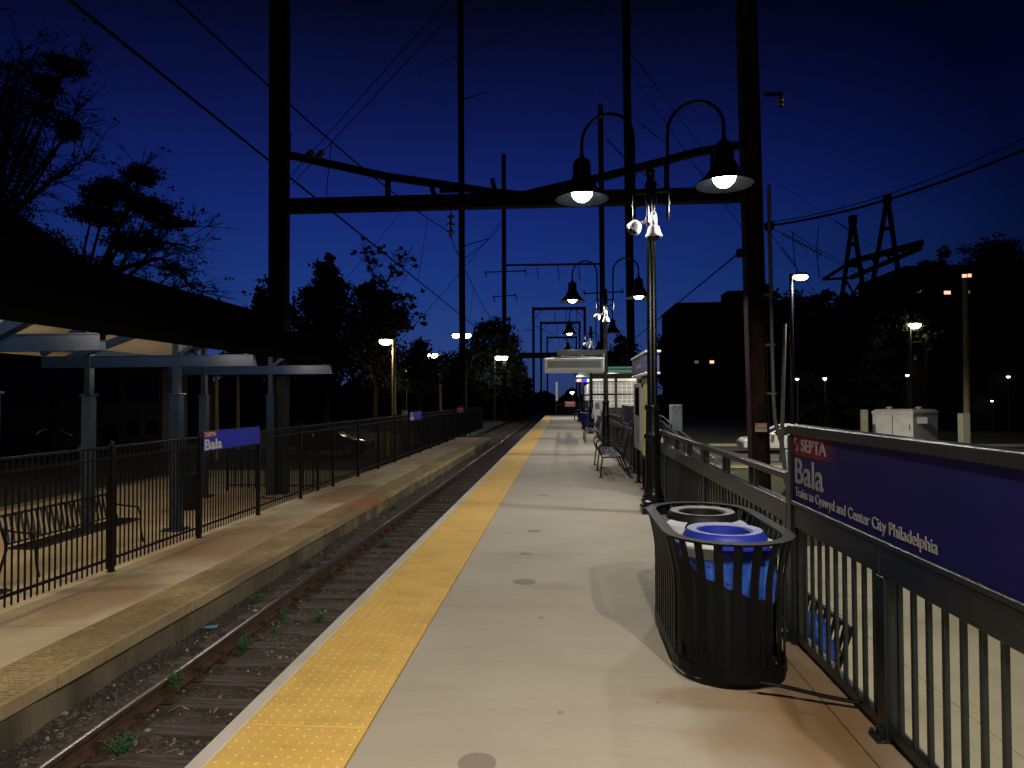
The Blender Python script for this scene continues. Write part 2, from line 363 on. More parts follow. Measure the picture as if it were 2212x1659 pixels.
# raised platform: slabs with open joints
b = MB(); y = -5.9
js = [-6.0] + [7.0 + 2.7 * k for k in range(0, 21)]
js.append(END + .004)
for i in range(len(js) - 1):
    b.bbox((-.956, js[i] + .004, -.22), (1.352, js[i+1] - .004, 0), .006); b.bbox((1.357, js[i] + .004, -.22), (1.62, js[i+1] - .004, .002), .006)
struct(b, 'platform', M['deck'])
b = MB(); b.box((-1.56, -6, -1.6), (1.68, END - .1, -.225)); struct(b, 'platform_wall', M['wallc'])
b = MB(); yy = -6.0; ej = [4.33 + 3.66 * k for k in range(-3, 17)]
ej = [-6] + [e for e in ej if e > -5.9 and e < END] + [END]
for i in range(len(ej) - 1): b.bbox((-1.658, ej[i] + .003, -.26), (-1.571, ej[i+1] - .003, .001), .008)
struct(b, 'platform_edge', M['edge'])
b = MB(); p = 1.27; y = 3.267 - p * 7            # tactile tiles with truncated domes
while y < END:
    b.bbox((-1.567, y + .0025, -.22), (-.960, min(y + p, END) - .0025, .006), .004)
    if -.5 < y < 30:
        for j in range(20 if y < 16 else 20):
            for i in range(10):
                cx = -1.567 + .0304 + i * .0607; cy = y + .0318 + j * .0635; n = 8 if y < 8 else 5
                if cy < 1.4: continue
                vs = [(cx + r * math.cos(2*math.pi*k/n), cy + r * math.sin(2*math.pi*k/n), z) for r, z in ((.0125, .0062), (.009, .0105)) for k in range(n)]
                b.add(vs, [(k, (k+1) % n, n + (k+1) % n, n + k) for k in range(n)] + [tuple(range(n, 2*n))])
    y += p
struct(b, 'tactile_paving', M['yellow'])
# old low platform
b = MB(); jl = [-6, 0.6, 5.0, 9.35, 13.0, 17.0, 21.2, 25.4, 29.6, 34, 38.5, 45]
for i in range(len(jl) - 1):
    y0, y1 = jl[i] + .006, jl[i+1] - .006
    b.bbox((-6.62, y0, ZL - .2), (-5.50, y1, ZL), .008); b.bbox((-7.0, y0, ZL - .2), (-6.63, y1, ZL + .004), .006)
for i in range(7):
    y0, y1 = jl[i] + .006, min(jl[i+1], 24.2) - .006
    for x0, x1 in ((-9.0, -7.01), (-11.1, -9.01), (-13.2, -11.11)): b.bbox((x0, y0, ZL - .2), (x1 - .006, y1, ZL), .006)
struct(b, 'low_platform', M['low'])
b = MB(); b.box((-13.36, -6, ZG - .2), (-13.205, 24.2, ZL + .01)); b.box((-13.36, 24.205, ZG - .2), (-7, 24.35, ZL + .01)); struct(b, 'kerb', M['kerb'])
b = MB()                                         # worn yellow edge tiles, each a little out of level, with bar texture
y = -6.0; k = 0
while y < 44.9:
    ln = min(1.22, 44.95 - y); dz = rnd.uniform(-.006, .008); x1 = -4.82 + rnd.uniform(-.012, .012)
    b.bbox((-5.495, y + .004, ZL - .14), (x1, y + ln - .004, ZL + dz), .008)
    if -.5 < y < 15.5 and not (11.1 < y < 12.4) and rnd.random() > .06:
        yy = y + .03
        while yy < y + ln - .03:
            for q in range(11):
                if rnd.random() < .1: continue
                xx = -5.46 + q * .055
                if xx < x1 - .05: b.box((xx, yy, ZL + dz - .002), (xx + .030, yy + .028, ZL + dz + .010))
            yy += .060
    y += 1.22
struct(b, 'worn_edge_paving', M['lowedge'])
b = MB(); y = -6
while y < 44.9:
    ln = rnd.choice((.8, 1.2, 1.6, 2.2)) if y > 18 else rnd.choice((2.4, 3.2)); ln = min(ln, 44.9 - y)
    b.bbox((-5.3, y + .006, -1.9), (-4.86 + rnd.uniform(-.02, .015), y + ln - .006, ZL - .145), .012); y += ln
b.box((-13.2, -6, -1.9), (-5.31, 24.1, ZL - .21)); b.box((-7.0, 24.1, -1.9), (-5.31, 44.9, ZL - .21))
struct(b, 'low_platform_wall', M['wallc'])
# ballast bed as a rough sheet
b = MB(); nx, ny = 46, 420; vs = []; fs = []
for j in range(ny + 1):
    y = -4 + (j / ny) ** 1.5 * 130
    for i in range(nx + 1):
        x = -5.6 + i / nx * 5.2
        if y > 50: x = -9.5 + i / nx * 9.1
        crown = -.02 * ((x + 3.33) / 1.3) ** 2 if abs(x + 3.33) < 1.9 else -.043
        z = ZB + .035 + crown + rnd.uniform(-.018, .018) + .03 * math.sin(x * 3 + y * .7) * math.sin(y * .9)
        if x < -4.3: z += .06 * min(1, (-4.3 - x) / .2)
        vs.append((x, y, z))
for j in range(ny):
    for i in range(nx):
        a = j * (nx + 1) + i; fs.append((a, a+1, a+nx+2, a+nx+1))
b.add(vs, fs); struct(b, 'ballast', M['ballast'])
# loose stones
def stone(b, c, r):
    n = 5; ph = rnd.random() * 6; vs = []
    for z, k in ((-.5, .75), (.35, .8)):
        for q in range(n):
            a = ph + 2 * math.pi * q / n + z; rr = r * k * rnd.uniform(.7, 1.25)
            vs.append((c[0] + rr * math.cos(a), c[1] + rr * math.sin(a), c[2] + z * r))
    vs.append((c[0] + rnd.uniform(-.3, .3) * r, c[1] + rnd.uniform(-.3, .3) * r, c[2] + r * rnd.uniform(.55, .9)))
    b.add(vs, [(q, (q+1) % n, n + (q+1) % n, n + q) for q in range(n)] + [(n + q, n + (q+1) % n, 2*n) for q in range(n)])
b = MB(); b2 = MB()
for i in range(15000):
    y = 1.8 + (rnd.random() ** 1.9) * 40; x = rnd.uniform(-4.86, -2.6)
    r = rnd.uniform(.008, .024) * (1 if rnd.random() < .94 else 1.6)
    z = ZB + .035 + (-.02 * ((x + 3.33)/1.3) ** 2 if abs(x+3.33) < 1.9 else -.04) + .03 * math.sin(x*3 + y*.7) * math.sin(y*.9) + (.06 * min(1, (-4.3 - x) / .2) if x < -4.3 else 0)
    stone(b if rnd.random() < .93 else b2, (x, y, z + r * .4), r)
tag(b.build('loose_ballast', M['stone']), kind='stuff'); M['stone2'] = mat('pale ballast stone', (.30, .28, .24), .85, col2=(.42, .38, .30), scale=6)
tag(b2.build('pale_gravel', M['stone2']), kind='stuff')
# leaves and dead stems on the ballast
b = MB(); M['deadleaf'] = mat('dead leaves', (.20, .14, .06), .9, col2=(.34, .26, .12), scale=20)
for i in range(900):
    y = 2 + (rnd.random() ** 1.8) * 22; x = rnd.uniform(-4.85, -2.7); z = ZB + .05 + rnd.uniform(0, .03); a = rnd.random() * 6; s = rnd.uniform(.01, .032)
    l = s * rnd.uniform(1, 3); u = Vector((math.cos(a), math.sin(a), rnd.uniform(-.3, .3))); w = Vector((-math.sin(a), math.cos(a), rnd.uniform(-.3, .3))); c = Vector((x, y, z))
    b.add([c - u*l, c + w*s*.5, c + u*l, c - w*s*.5], [(0,1,2,3)])
tag(b.build('dead_leaves', M['deadleaf']), kind='stuff')

# ------------------------------------------------------------------ railway track
trk = empty('railway_track', (-3.33, 10, ZB), 'single railway track with rusty rails on weathered wooden ties between the platforms', 'railway track')
def rail(x):
    for zc, w0, w1, h, nm, m in ((0, 0, 0, 0, 'rail', M['rust']),):
        prof = [(-.07, -.172), (.07, -.172), (.07, -.160), (.012, -.145), (.009, -.05), (.036, -.038), (.037, -.006), (-.037, -.006), (-.036, -.038), (-.009, -.05), (-.012, -.145), (-.07, -.160)]
        o = MB().prism([(x + a, ZR + c) for a, c in prof], 'y', -5, 190).build('rail', m, trk); fix_normals(o)
        t = MB().prism([(x - .0372, ZR - .020), (x + .0372, ZR - .020)] + [(x + .0372 * math.cos(a_), ZR - .014 + .014 * math.sin(a_) ** .7) for a_ in [R(d_) for d_ in (2, 12, 25, 40, 55, 70, 90, 110, 125, 140, 155, 168, 178)]], 'y', -5, 190).build('rail_head', M['railtop'], o, True); fix_normals(t)
rail(-4.06); rail(-2.60)
y = 1.35; ties = 0; rest = MB()
while y < 150:
    bb = MB() if ties < 100 else rest; a = rnd.uniform(-.03, .03); w = .115
    x0, x1 = -4.55 + rnd.uniform(-.06, .06), -2.1; zt = ZR - .185 + rnd.uniform(-.006, .004)
    if ties < 40:      # a few cracked strips of wood
        xs = [-w, -w*.35 + rnd.uniform(-.02, .02), w*.3 + rnd.uniform(-.02, .02), w]
        for q in range(3): bb.bbox((x0 + rnd.uniform(0, .05), y + xs[q] + .003, zt - .15), (x1, y + xs[q+1] - .003, zt + rnd.uniform(-.012, 0)), .006)
    else: bb.bbox((x0, y - w, zt - .15), (x1, y + w, zt), .008)
    for rx in (-4.06, -2.60):
        pl = MB() if ties < 100 else rest
        pl.bbox((rx - .18, y - .09, zt), (rx + .18, y + .09, zt + .014), .004)
        for sx in (-.115, .09): pl.bbox((rx + sx, y - .06, zt + .01), (rx + sx + .03, y - .03, zt + .05), .005); pl.bbox((rx + sx, y + .03, zt + .01), (rx + sx + .03, y + .06, zt + .045), .005)
        if ties < 100: pl.build('tie_plate', M['rust'], trk) if ties < 50 and rx < -3 else None
        if ties < 45 and rx < -3:      # rail anchor clamps beside the plate
            an = MB(); an.bbox((rx - .09, y + .10, ZR - .18), (rx + .10, y + .135, ZR - .11), .01); an.bbox((rx + .05, y + .095, ZR - .16), (rx + .12, y + .15, ZR - .09), .012); an.build('rail_anchor', M['rust'], trk)
    if ties < 100: bb.build('tie', M['tie'], trk)
    ties += 1; y += .53 + rnd.uniform(-.02, .02)
tag(rest.build('far_tie', M['tie'], trk), kind='stuff')

# weeds
def weed(c, h, spread, label):
    b = MB(); c = Vector(c)
    for i in range(int(26 + spread * 110)):
        a = rnd.random() * 2 * math.pi; t = rnd.uniform(.1, 1) * spread; tip = c + Vector((math.cos(a) * t, math.sin(a) * t, h * rnd.uniform(.4, 1)))
        b.tube([c + Vector((math.cos(a), math.sin(a), 0)) * .01, c.lerp(tip, .5) + Vector((0, 0, h * .12)), tip], [.0025, .002, .001], 3, False)
        for k in range(9):
            f = rnd.uniform(.25, 1); p = c.lerp(tip, f) + Vector((0, 0, h * .12 * math.sin(f * 3.1))); d = Vector((rnd.uniform(-1, 1), rnd.uniform(-1, 1), rnd.uniform(-.2, .9))).normalized(); l = rnd.uniform(.012, .035); w = d.orthogonal().normalized() * l * .28
            b.add([p, p + d*l*.5 + w, p + d*l, p + d*l*.5 - w], [(0,1,2,3)])
    return tag(b.build('weed', M['weed']), label, 'weed', 'weeds on the track bed')
for (px, py, h, s, lb) in ((262, 1640, .16, .15, 'broad green weed at the bottom edge of the picture between rail and platform'), (380, 1512, .24, .08, 'tall leafy weed touching the near rail below the blue paper'), (527, 1415, .17, .06, 'small upright weed between the ties right of the yellow rail glint'),
                           (560, 1308, .12, .09, 'feathery weed on the ballast left of the rail glint'), (590, 1375, .08, .04, 'tiny weed between ties nearest the platform edge joint'), (612, 1350, .16, .06, 'thin weed on a tie beside the platform edge joint'), (690, 1350, .13, .07, 'low weed tuft tucked under the platform edge'),
                           (668, 1232, .14, .12, 'bushy weed leaning on the outer side of the rail'), (672, 1270, .18, .09, 'dense weed growing over the rail web'), (832, 1185, .15, .13, 'round yellowish weed in the middle of the track'), (718, 1255, .12, .04, 'single sprig between ties behind the dense weed'),
                           (851, 1105, .13, .10, 'weed clump on ballast left of the rail, beyond the rusty slab'), (1017, 985, .25, .13, 'farthest big weed beside the rail near the low platform end'), (975, 1040, .12, .07, 'weed beside the rail halfway along the low platform'), (1002, 1085, .10, .06, 'small weed between ties in the far track')):
    p_ = atz(px, py, ZB + .02); weed(p_, h * 1.45, s * 1.35, lb)
def flat_litter(px, py, w, l, m, label, cat, name, rz=0.3, z=ZB + .045):
    c = atz(px, py, z); b = MB(); vs = []; n = 5
    for j in range(n):
        for i in range(n): vs.append((c.x + (i/(n-1) - .5) * w * math.cos(rz) - (j/(n-1) - .5) * l * math.sin(rz), c.y + (i/(n-1) - .5) * w * math.sin(rz) + (j/(n-1) - .5) * l * math.cos(rz), c.z + .02 + rnd.uniform(0, .015)))
    b.add(vs, [(j*n+i, j*n+i+1, (j+1)*n+i+1, (j+1)*n+i) for j in range(n-1) for i in range(n-1)])
    o = b.build(name, m, smooth=True); sm = o.modifiers.new('thickness', 'SOLIDIFY'); sm.thickness = .002; tag(o, label, cat); return o
o = flat_litter(455, 1358, .17, .10, M['mask'], 'crumpled pale blue disposable face mask lying on the ballast', 'face mask', 'face_mask')
flat_litter(272, 1588, .07, .05, M['paper'], 'white paper scrap between the ties at bottom left', 'litter', 'paper_scrap')
flat_litter(628, 1255, .07, .06, M['paper'], 'small white scrap beside the weed left of the rail', 'litter', 'paper_scrap', .8)
flat_litter(551, 1323, .06, .05, M['paper'], 'white scrap on ballast just left of the bright rail glint', 'litter', 'paper_scrap', 1.2)

# right side ground levels
b = MB()
for i, (y0, y1) in enumerate([(-6, .5), (.5, 3.4), (3.4, 6.3), (6.3, 9.2), (9.2, 13.1)]):
    for x0, x1 in ((1.76, 3.5), (3.5, 5.3), (5.3, 7.1), (7.1, 9.0)): b.bbox((x0 + .004, y0 + .004, ZG), (x1 - .004, y1 - .004, ZG + .03), .004)
struct(b, 'walkway', M['walk'])
b = MB(); b.box((3.45, 13.12, ZG), (24, 26.5, ZG + .04)); b.box((9.02, 2, ZG), (14, 13.1, ZG + .04)); b.box((6, 40, ZG), (60, 75, ZG + .05)); struct(b, 'grass_verge', M['grass'])
b = MB(); b.box((3.4, 26.5, ZG), (24, 26.7, ZG + .12)); b.box((6, 39.8, ZG), (60, 40, ZG + .13)); struct(b, 'kerb', M['kerb'])
b = MB(); b.box((5, 28.2, ZG), (22, 28.36, ZG + .006)); struct(b, 'road_marking', M['ypaint'])
b = MB(); b.box((-30, 27.6, ZG), (-13.6, 27.75, ZG + .006)); b.box((-14.6, -3, ZG), (-14.45, 24, ZG + .006)); struct(b, 'road_marking', M['ypaint'])
b = MB(); b.prism([(9.0, ZG), (24, ZG), (24, .35), (22.0, .05), (9.0, ZG + .03)], 'x', 1.76, 3.3); o = struct(b, 'ramp', M['walk']); fix_normals(o)
# dark wooded rise behind everything
b = MB(); vs = []; fs = []; n = 40
for i in range(n + 1):
    x = -150 + i * 7.8
    hh = 3 + 1.2 * math.sin(i * 1.3) + (7 if x > 25 else 0) * min(1, (x - 25) / 30 if x > 25 else 0)
    if -8 < x < 6: hh = .2
    for yy, z in ((120, ZG - 1), (135, hh * .7 + ZG), (170, hh + ZG), (230, ZG + hh)): vs.append((x, yy, z))
for i in range(n):
    for j in range(3): a = i*4 + j; fs.append((a, a+4, a+5, a+1))
b.add(vs, fs); struct(b, 'hill', M['grass'], smooth=True)

# ================================================================== FENCES
# --- tall picket fence on the low platform
FX = -6.88
fen = empty('picket_fence', (FX, 20, ZL), 'long black steel picket fence along the back of the low platform', 'fence')
NP = 20
for k in range(-2, NP):
    yp = 9.92 + 2.5 * k
    b = MB(); b.bbox((FX - .038, yp - .038, ZL), (FX + .038, yp + .038, .90), .006); b.bbox((FX - .055, yp - .055, ZL), (FX + .055, yp + .055, ZL + .01), .003)
    b.lathe((FX, yp, .90), [(.05, 0), (.05, .012), (.03, .022), (.032, .04), (.02, .06), (.001, .066)], 10)
    b.build('post', M['fenceblack'], fen)
    if k == NP - 1: continue
    b = MB()
    for z in (.875, .71, -.82): b.bbox((FX - .02, yp + .038, z - .019), (FX + .02, yp + 2.462, z + .019), .004)
    n = 24
    for i in range(1, n):
        yy = yp + i * 2.5 / n; b.box((FX - .009, yy - .009, -.955), (FX + .009, yy + .009, .865))
    b.build('picket_panel', M['fenceblack'], fen)
# side return of the fence behind the first sign (across the low platform) 
fr = empty('picket_gate', (-8.2, 18.9, ZL), 'short black picket fence crossing the low platform beneath the canopy end', 'fence')
b = MB()
for z in (.12, -.86): b.bbox((-9.6, 18.88, z - .02), (-6.95, 18.92, z + .02), .004)
for i in range(27): b.box((-9.6 + i * .1 - .008, 18.892, -.95), (-9.6 + i * .1 + .008, 18.908, .18))
b.build('picket_panel', M['fenceblack'], fr)
for x in (-9.62, -6.97): MB().bbox((x - .03, 18.87, ZL), (x + .03, 18.93, .25), .005).build('post', M['fenceblack'], fr)

# --- right hand railing
GX = 1.505
rf = empty('platform_railing', (GX, 20, 0), 'dark green steel railing with flat balusters and double top rail along the platform back', 'railing')
sign_spans = [(1.93, 4.59), (14.6, 17.3)]
posts = [3.33 - 1.35, 3.33, 4.65, 7.38, 10.15, 12.75, 15.45, 18.2, 20.9, 23.6, 26.3, 29.0, 31.7]
posts = [.67, -.63] + posts; posts.sort()
def insign(y): return any(a < y < c for a, c in sign_spans)
for i, yp in enumerate(posts):
    b = MB(); top = .764 if insign(yp) else 1.105
    wy = .045 if insign(yp) else .032
    b.bbox((GX - .032, yp - wy, -.02), (GX + .032, yp + wy, top), .005)
    b.bbox((GX - .075, yp - .05, 0.0), (GX + .03, yp + .05, .015), .004); b.bbox((GX - .05, yp - .03, .015), (GX - .03, yp + .03, .06), .005)
    for dx, dy in ((-.062, .035), (-.062, -.035)): b.lathe((GX + dx, yp + dy, .018), [(.012, 0), (.012, .014), (.004, .02)], 6)
    b.build('post', M['blackgreen'], rf)
    if i == len(posts) - 1: continue
    y0, y1 = yp + .036, posts[i+1] - .036; mid = (y0 + y1) / 2; b = MB()
    b.bbox((GX - .022, y0, .035), (GX + .022, y1, .085), .005)
    b.bbox((GX - .034, yp + .002, .765), (GX + .034, posts[i+1] - .002, .905), .006)
    if not insign(mid):
        b.bbox((GX - .03, y0 - .03, 1.045), (GX + .03, y1 + .03, 1.095), .006)
        for t in ((.3, .36, .64, .70) if y1 - y0 > 2 else (.4, .6)):
            b.bbox((GX - .016, y0 + (y1-y0)*t - .016, .90), (GX + .016, y0 + (y1-y0)*t + .016, 1.048), .003)
    n = round((y1 - y0 + .07) / .124)
    for q in range(1, n):
        yy = yp + q * (posts[i+1] - yp) / n; b.bbox((GX - .010, yy - .012, .08), (GX + .010, yy + .012, .77), .002)
    b.build('baluster_panel', M['blackgreen'], rf)
# --- ramp handrail beyond
rh = empty('ramp_handrail', (3.15, 15, ZG), 'galvanised looking sloping handrail with rails on the far side of the ramp', 'railing')
def rz_(y): return max(ZG, ZG + .03 + (y - 9.0) / 13.0 * 1.22) if y < 22 else .05
for y in (9.3, 11.5, 13.7, 15.9, 18.1, 20.3, 22.5): MB().tube([(3.15, y, rz_(y)), (3.15, y, rz_(y) + .95)], .024, 8).build('post', M['blackgreen'], rh)
for dz in (.95, .78, .12):
    MB().tube([(3.15, 9.3, rz_(9.3) + dz), (3.15, 22.0, rz_(22) + dz), (3.15, 23, rz_(22) + dz)], .02, 8).build('rail', M['blackgreen'], rh)
MB().tube([(1.9, 9.3, rz_(9.3) + .88), (1.9, 22.0, rz_(22) + .88)], .02, 8).build('rail', M['blackgreen'], rh)
b = MB(); y = 9.4
while y < 22: b.box((3.142, y, rz_(y) + .12), (3.158, y + .016, rz_(y) + .78)); y += .13
b.build('balusters', M['blackgreen'], rh)

# --- railing across the far platform end
er = empty('end_railing', (0, END, 0), 'dark railing closing the far end of the platform behind the danger sign', 'railing')
for x in (-.72, .5, 1.6): MB().bbox((x - .04, END - .1, 0), (x + .04, END - .02, 1.15), .005).build('post', M['fenceblack'], er)
b = MB()
for z in (1.12, .95, .1): b.box((-.7, END - .08, z - .025), (1.6, END - .04, z + .025))
for i in range(19): b.box((-.7 + i * .122, END - .07, .1), (-.68 + i * .122, END - .05, 1.1))
b.build('baluster_panel', M['fenceblack'], er)

# ================================================================== STATION SIGNS
def s_emblem(name, o, u, w, size, parent, mwhite, mdark=None):
    """the split square emblem: an S ribbon made of two hooked bands"""
    o = Vector(o); u = Vector(u); w = Vector(w); n = u.cross(w)
    def P(a, c, t=.003): return o + u * a * size + w * c * size + n * t
    if mdark:
        MB().add([P(0, 0, .0015), P(.42, 0, .0015), P(.42, 1, .0015), P(0, 1, .0015)], [(0,1,2,3)]).build('emblem_field', mdark, parent)
    b = MB()
    top = [(.08, 1), (.72, 1), (.80, .93), (.42, .80), (.30, .66), (.36, .56), (.78, .44), (.95, .30), (.92, .12), (.80, 0), (.30, 0), (.22, .07), (.60, .20), (.66, .30), (.58, .38), (.18, .52), (.02, .66), (.04, .88)]
    vs = [P(a, c) for a, c in top]; k = len(vs)
    # triangulated as a ribbon between outer and inner runs
    import mathutils.geometry as mg
    tr = mg.tessellate_polygon([[Vector((a, c, 0)) for a, c in top]])
    b.add(vs, [tuple(t) for t in tr]); b.build('emblem', mwhite, parent)

def small_sign(yn, yf, label, font=True):
    """blue name board fixed to the picket fence; yn near edge, yf far edge, facing the track"""
    x = FX + .045; t = empty('station_sign', (x, (yn + yf)/2, .595), label, 'station sign', 'name boards on the picket fence')
    MB().bbox((x - .018, yn, .595), (x + .006, yf, .99), .004).build('frame', M['fenceblack'], t)
    MB().box((x + .006, yn + .012, .607), (x + .011, yf - .012, .978)).build('face', M['signbright'], t)
    MB().box((x + .011, yn + .012, .868), (x + .0125, yn + .012 + .50, .978)).build('logo_panel', M['signred'], t)
    s_emblem('e', (x + .013, yn + .06, .885), (0, 1, 0), (0, 0, 1), .08, t, M['signwhite'])
    lettering('letters', 'SEPTA', .07, .32, (x + .0135, yn + .15, .887), (0, 1, 0), (0, 0, 1), M['signwhite'], t, .015)
    lettering('letters', 'Bala', .195, .66, (x + .0135, yn + .05, .635), (0, 1, 0), (0, 0, 1), M['signwhite'], t, .03)
    return t
small_sign(12.46, 14.88, 'bright blue Bala name board with red SEPTA panel, nearest one on the picket fence')
small_sign(29.96, 32.38, 'distant blue Bala name board far along the picket fence')
A = at(988, 878, 42.6); B = at(1001, 891.5, 42.6)
t = empty('danger_sign', ((A.x + B.x)/2, 42.6, B.z), 'small red danger sign at the far end of the picket fence', 'warning sign')
MB().bbox((A.x, 42.6, B.z), (B.x, 42.63, A.z), .004).build('plate', M['signred'], t)
MB().bbox((A.x - .08, 42.61, B.z + .1), (A.x, 42.62, B.z + .2), .002).build('clamp', M['galv'], t)
lettering('letters', 'DANGER', .085, (B.x - A.x) * .84, (A.x + .03, 42.597, B.z + .20), (1, 0, 0), (0, 0, 1), M['signwhite'], t, .02)
lettering('letters', 'Do Not Pass', .05, (B.x - A.x) * .78, (A.x + .05, 42.597, B.z + .08), (1, 0, 0), (0, 0, 1), M['signwhite'], t, .02)
# large boards in the railing
def big_sign(yf, yn, label, full):
    t = empty('station_sign', (GX, (yf + yn)/2, .905), label, 'station sign', 'large name boards in the platform railing')
    b = MB()
    b.bbox((GX - .045, yn, 1.36), (GX + .045, yf, 1.42), .006); b.bbox((GX - .045, yf - .055, .0), (GX + .045, yf, 1.358), .006)
    if not full or True: b.bbox((GX - .045, yn, .0), (GX + .045, yn + .055, 1.358), .006)
    b.bbox((GX - .045, yn + .056, .906), (GX + .045, yf - .056, .935), .004)
    b.build('frame', M['blackgreen'], t)
    fm = red_blue('sign face %d' % int(yf), 1, yf - .48, yf - .75, (.0095, .008, .0885))
    MB().box((GX - .028, yn + .055, .935), (GX + .028, yf - .055, 1.36)).build('face', M['signblue'], t)
    MB().box((GX - .030, yf - .80, 1.232), (GX - .028, yf - .055, 1.36)).build('logo_panel', fm, t)
    u = (0, -1, 0); w = (0, 0, 1); x = GX - .0315
    s_emblem('e', (x, yf - .10, 1.258), u, w, .085, t, M['letter'], M['signblue'])
    lettering('letters', 'SEPTA', .078, .40, (x, yf - .22, 1.262), u, w, M['letter'], t, .012)
    lettering('letters', 'Bala', .158, .47, (x, yf - .105, 1.055), u, w, M['letter'], t, .010)
    lettering('letters', 'Trains to Cynwyd and Center City Philadelphia', .056, 1.66, (x, yf - .105, .972), u, w, M['letter'], t, .006)
    return t
big_sign(4.59, 1.93, 'large dark blue Bala sign with Trains to Cynwyd lettering beside the litter bin', True)
big_sign(17.3, 14.6, 'blue name board in the railing beyond the yellow map case', False)

# ================================================================== PLATFORM LAMPS
LX = 1.235
def lamp_post(Y, lits, label, power=225):
    t = empty('platform_lamp', (LX, Y, 0), label, 'lamp post', 'twin gooseneck lamps along the platform')
    c = (LX, Y, 0)
    b = MB(); b.bbox((LX - .17, Y - .17, 0), (LX + .17, Y + .17, .10), .008); b.bbox((LX - .155, Y - .155, .10), (LX + .155, Y + .155, .19), .02)
    b.lathe(c, [(.15, .19), (.155, .22), (.13, .26), (.125, .30), (.118, .34)], 16); b.build('base', M['lampblack'], t, True)
    b = MB(); b.lathe(c, [(.118, .33), (.108, .40), (.102, 1.0), (.104, 1.02), (.118, 1.03), (.122, 1.06), (.118, 1.09), (.100, 1.10), (.094, 1.14), (.09, 1.42), (.103, 1.43), (.108, 1.46), (.103, 1.49), (.088, 1.50)], 16); b.build('pedestal', M['lampblack'], t, True)
    b = MB(); b.lathe(c, [(.072, 1.50), (.066, 3.2), (.062, 4.4)], 24, flute=.10); b.build('shaft', M['lampblack'], t)
    b = MB(); b.bbox((LX - .075, Y - .06, 4.28), (LX + .075, Y + .06, 4.62), .01); b.lathe((LX, Y, 4.62), [(.055, 0), (.055, .1), (.065, .11), (.065, .15), (.05, .17), (.001, .18)], 12); b.build('post_head', M['lampblack'], t)
    for s, lit in zip((-1, 1), lits):
        th = R(-15) if s > 0 else R(165); dx, dy = math.cos(th), math.sin(th)
        def P(r, z): return (LX + dx * r, Y + dy * r, z)
        pts = [P(.235, 4.16), P(.235, 4.7), P(.235, 5.2)]
        for k in range(1, 13):
            a = math.pi - math.pi * k / 12; pts.append(P(.61 + .375 * math.cos(a), 5.29 + .375 * math.sin(a)))
        pts.append(P(.985, 5.0))
        b = MB().tube(pts, .024, 10)
        b.lathe(P(.235, 4.02), [(.002, 0), (.02, .06), (.026, .12), (.024, .16)], 8)
        for z in (4.30, 4.47): b.tube([P(.03, z), P(.235, z)], .017, 8); b.lathe(P(.235, z - .02), [(.034, 0), (.034, .04)], 10)
        arm = b.build('gooseneck_arm', M['lampblack'], t, True)
        hc = P(.985, 0); zr = 4.47
        b = MB(); b.lathe((hc[0], hc[1], zr), [(.385, 0), (.388, .008), (.33, .055), (.22, .17), (.165, .28), (.135, .33), (.13, .36), (.13, .50), (.12, .545), (.085, .585), (.04, .60), (.035, .64), (.028, .66)], 32, closed=True)
        b.lathe((hc[0], hc[1], zr), [(.378, .003), (.322, .055), (.212, .168), (.155, .27), (.10, .29), (.001, .29)], 32, closed=True)
        sh = b.build('lamp_shade', M['lampblack'], t, True)
        b = MB(); b.lathe((hc[0], hc[1], zr + .12), [(.004, -.160), (.06, -.145), (.11, -.11), (.145, -.055), (.155, 0), (.150, .05), (.10, .10)], 20)
        b.build('lens', M['bulb'] if lit else M['bulboff'], sh, True)
        if lit: light(t, (hc[0], hc[1], zr - .07), power, (1, .90, .75) if Y < 0 else (1, .95, .87) if Y < 15 else (1, .98, .93), 'SPOT', 175, .10, .06 if Y < 0 else .10)
    return t
lamp_post(-.9, (1, 1), 'twin gooseneck platform lamp standing just behind the camera', 800)
lamp_post(9.6, (1, 1), 'nearest twin gooseneck platform lamp, both lamps glaring white, in front of the map case')
lamp_post(20.1, (1, 1), 'second twin platform lamp, carrying the grey display board')
lamp_post(30.6, (1, 0), 'third twin platform lamp with only its left lamp lit')
lamp_post(42.5, (0, 0), 'farthest twin platform lamp, unlit, above the display board', 300)
lamp_post(54.0, (1, 1), 'twin platform lamp hidden beyond the shelter roof', 400)

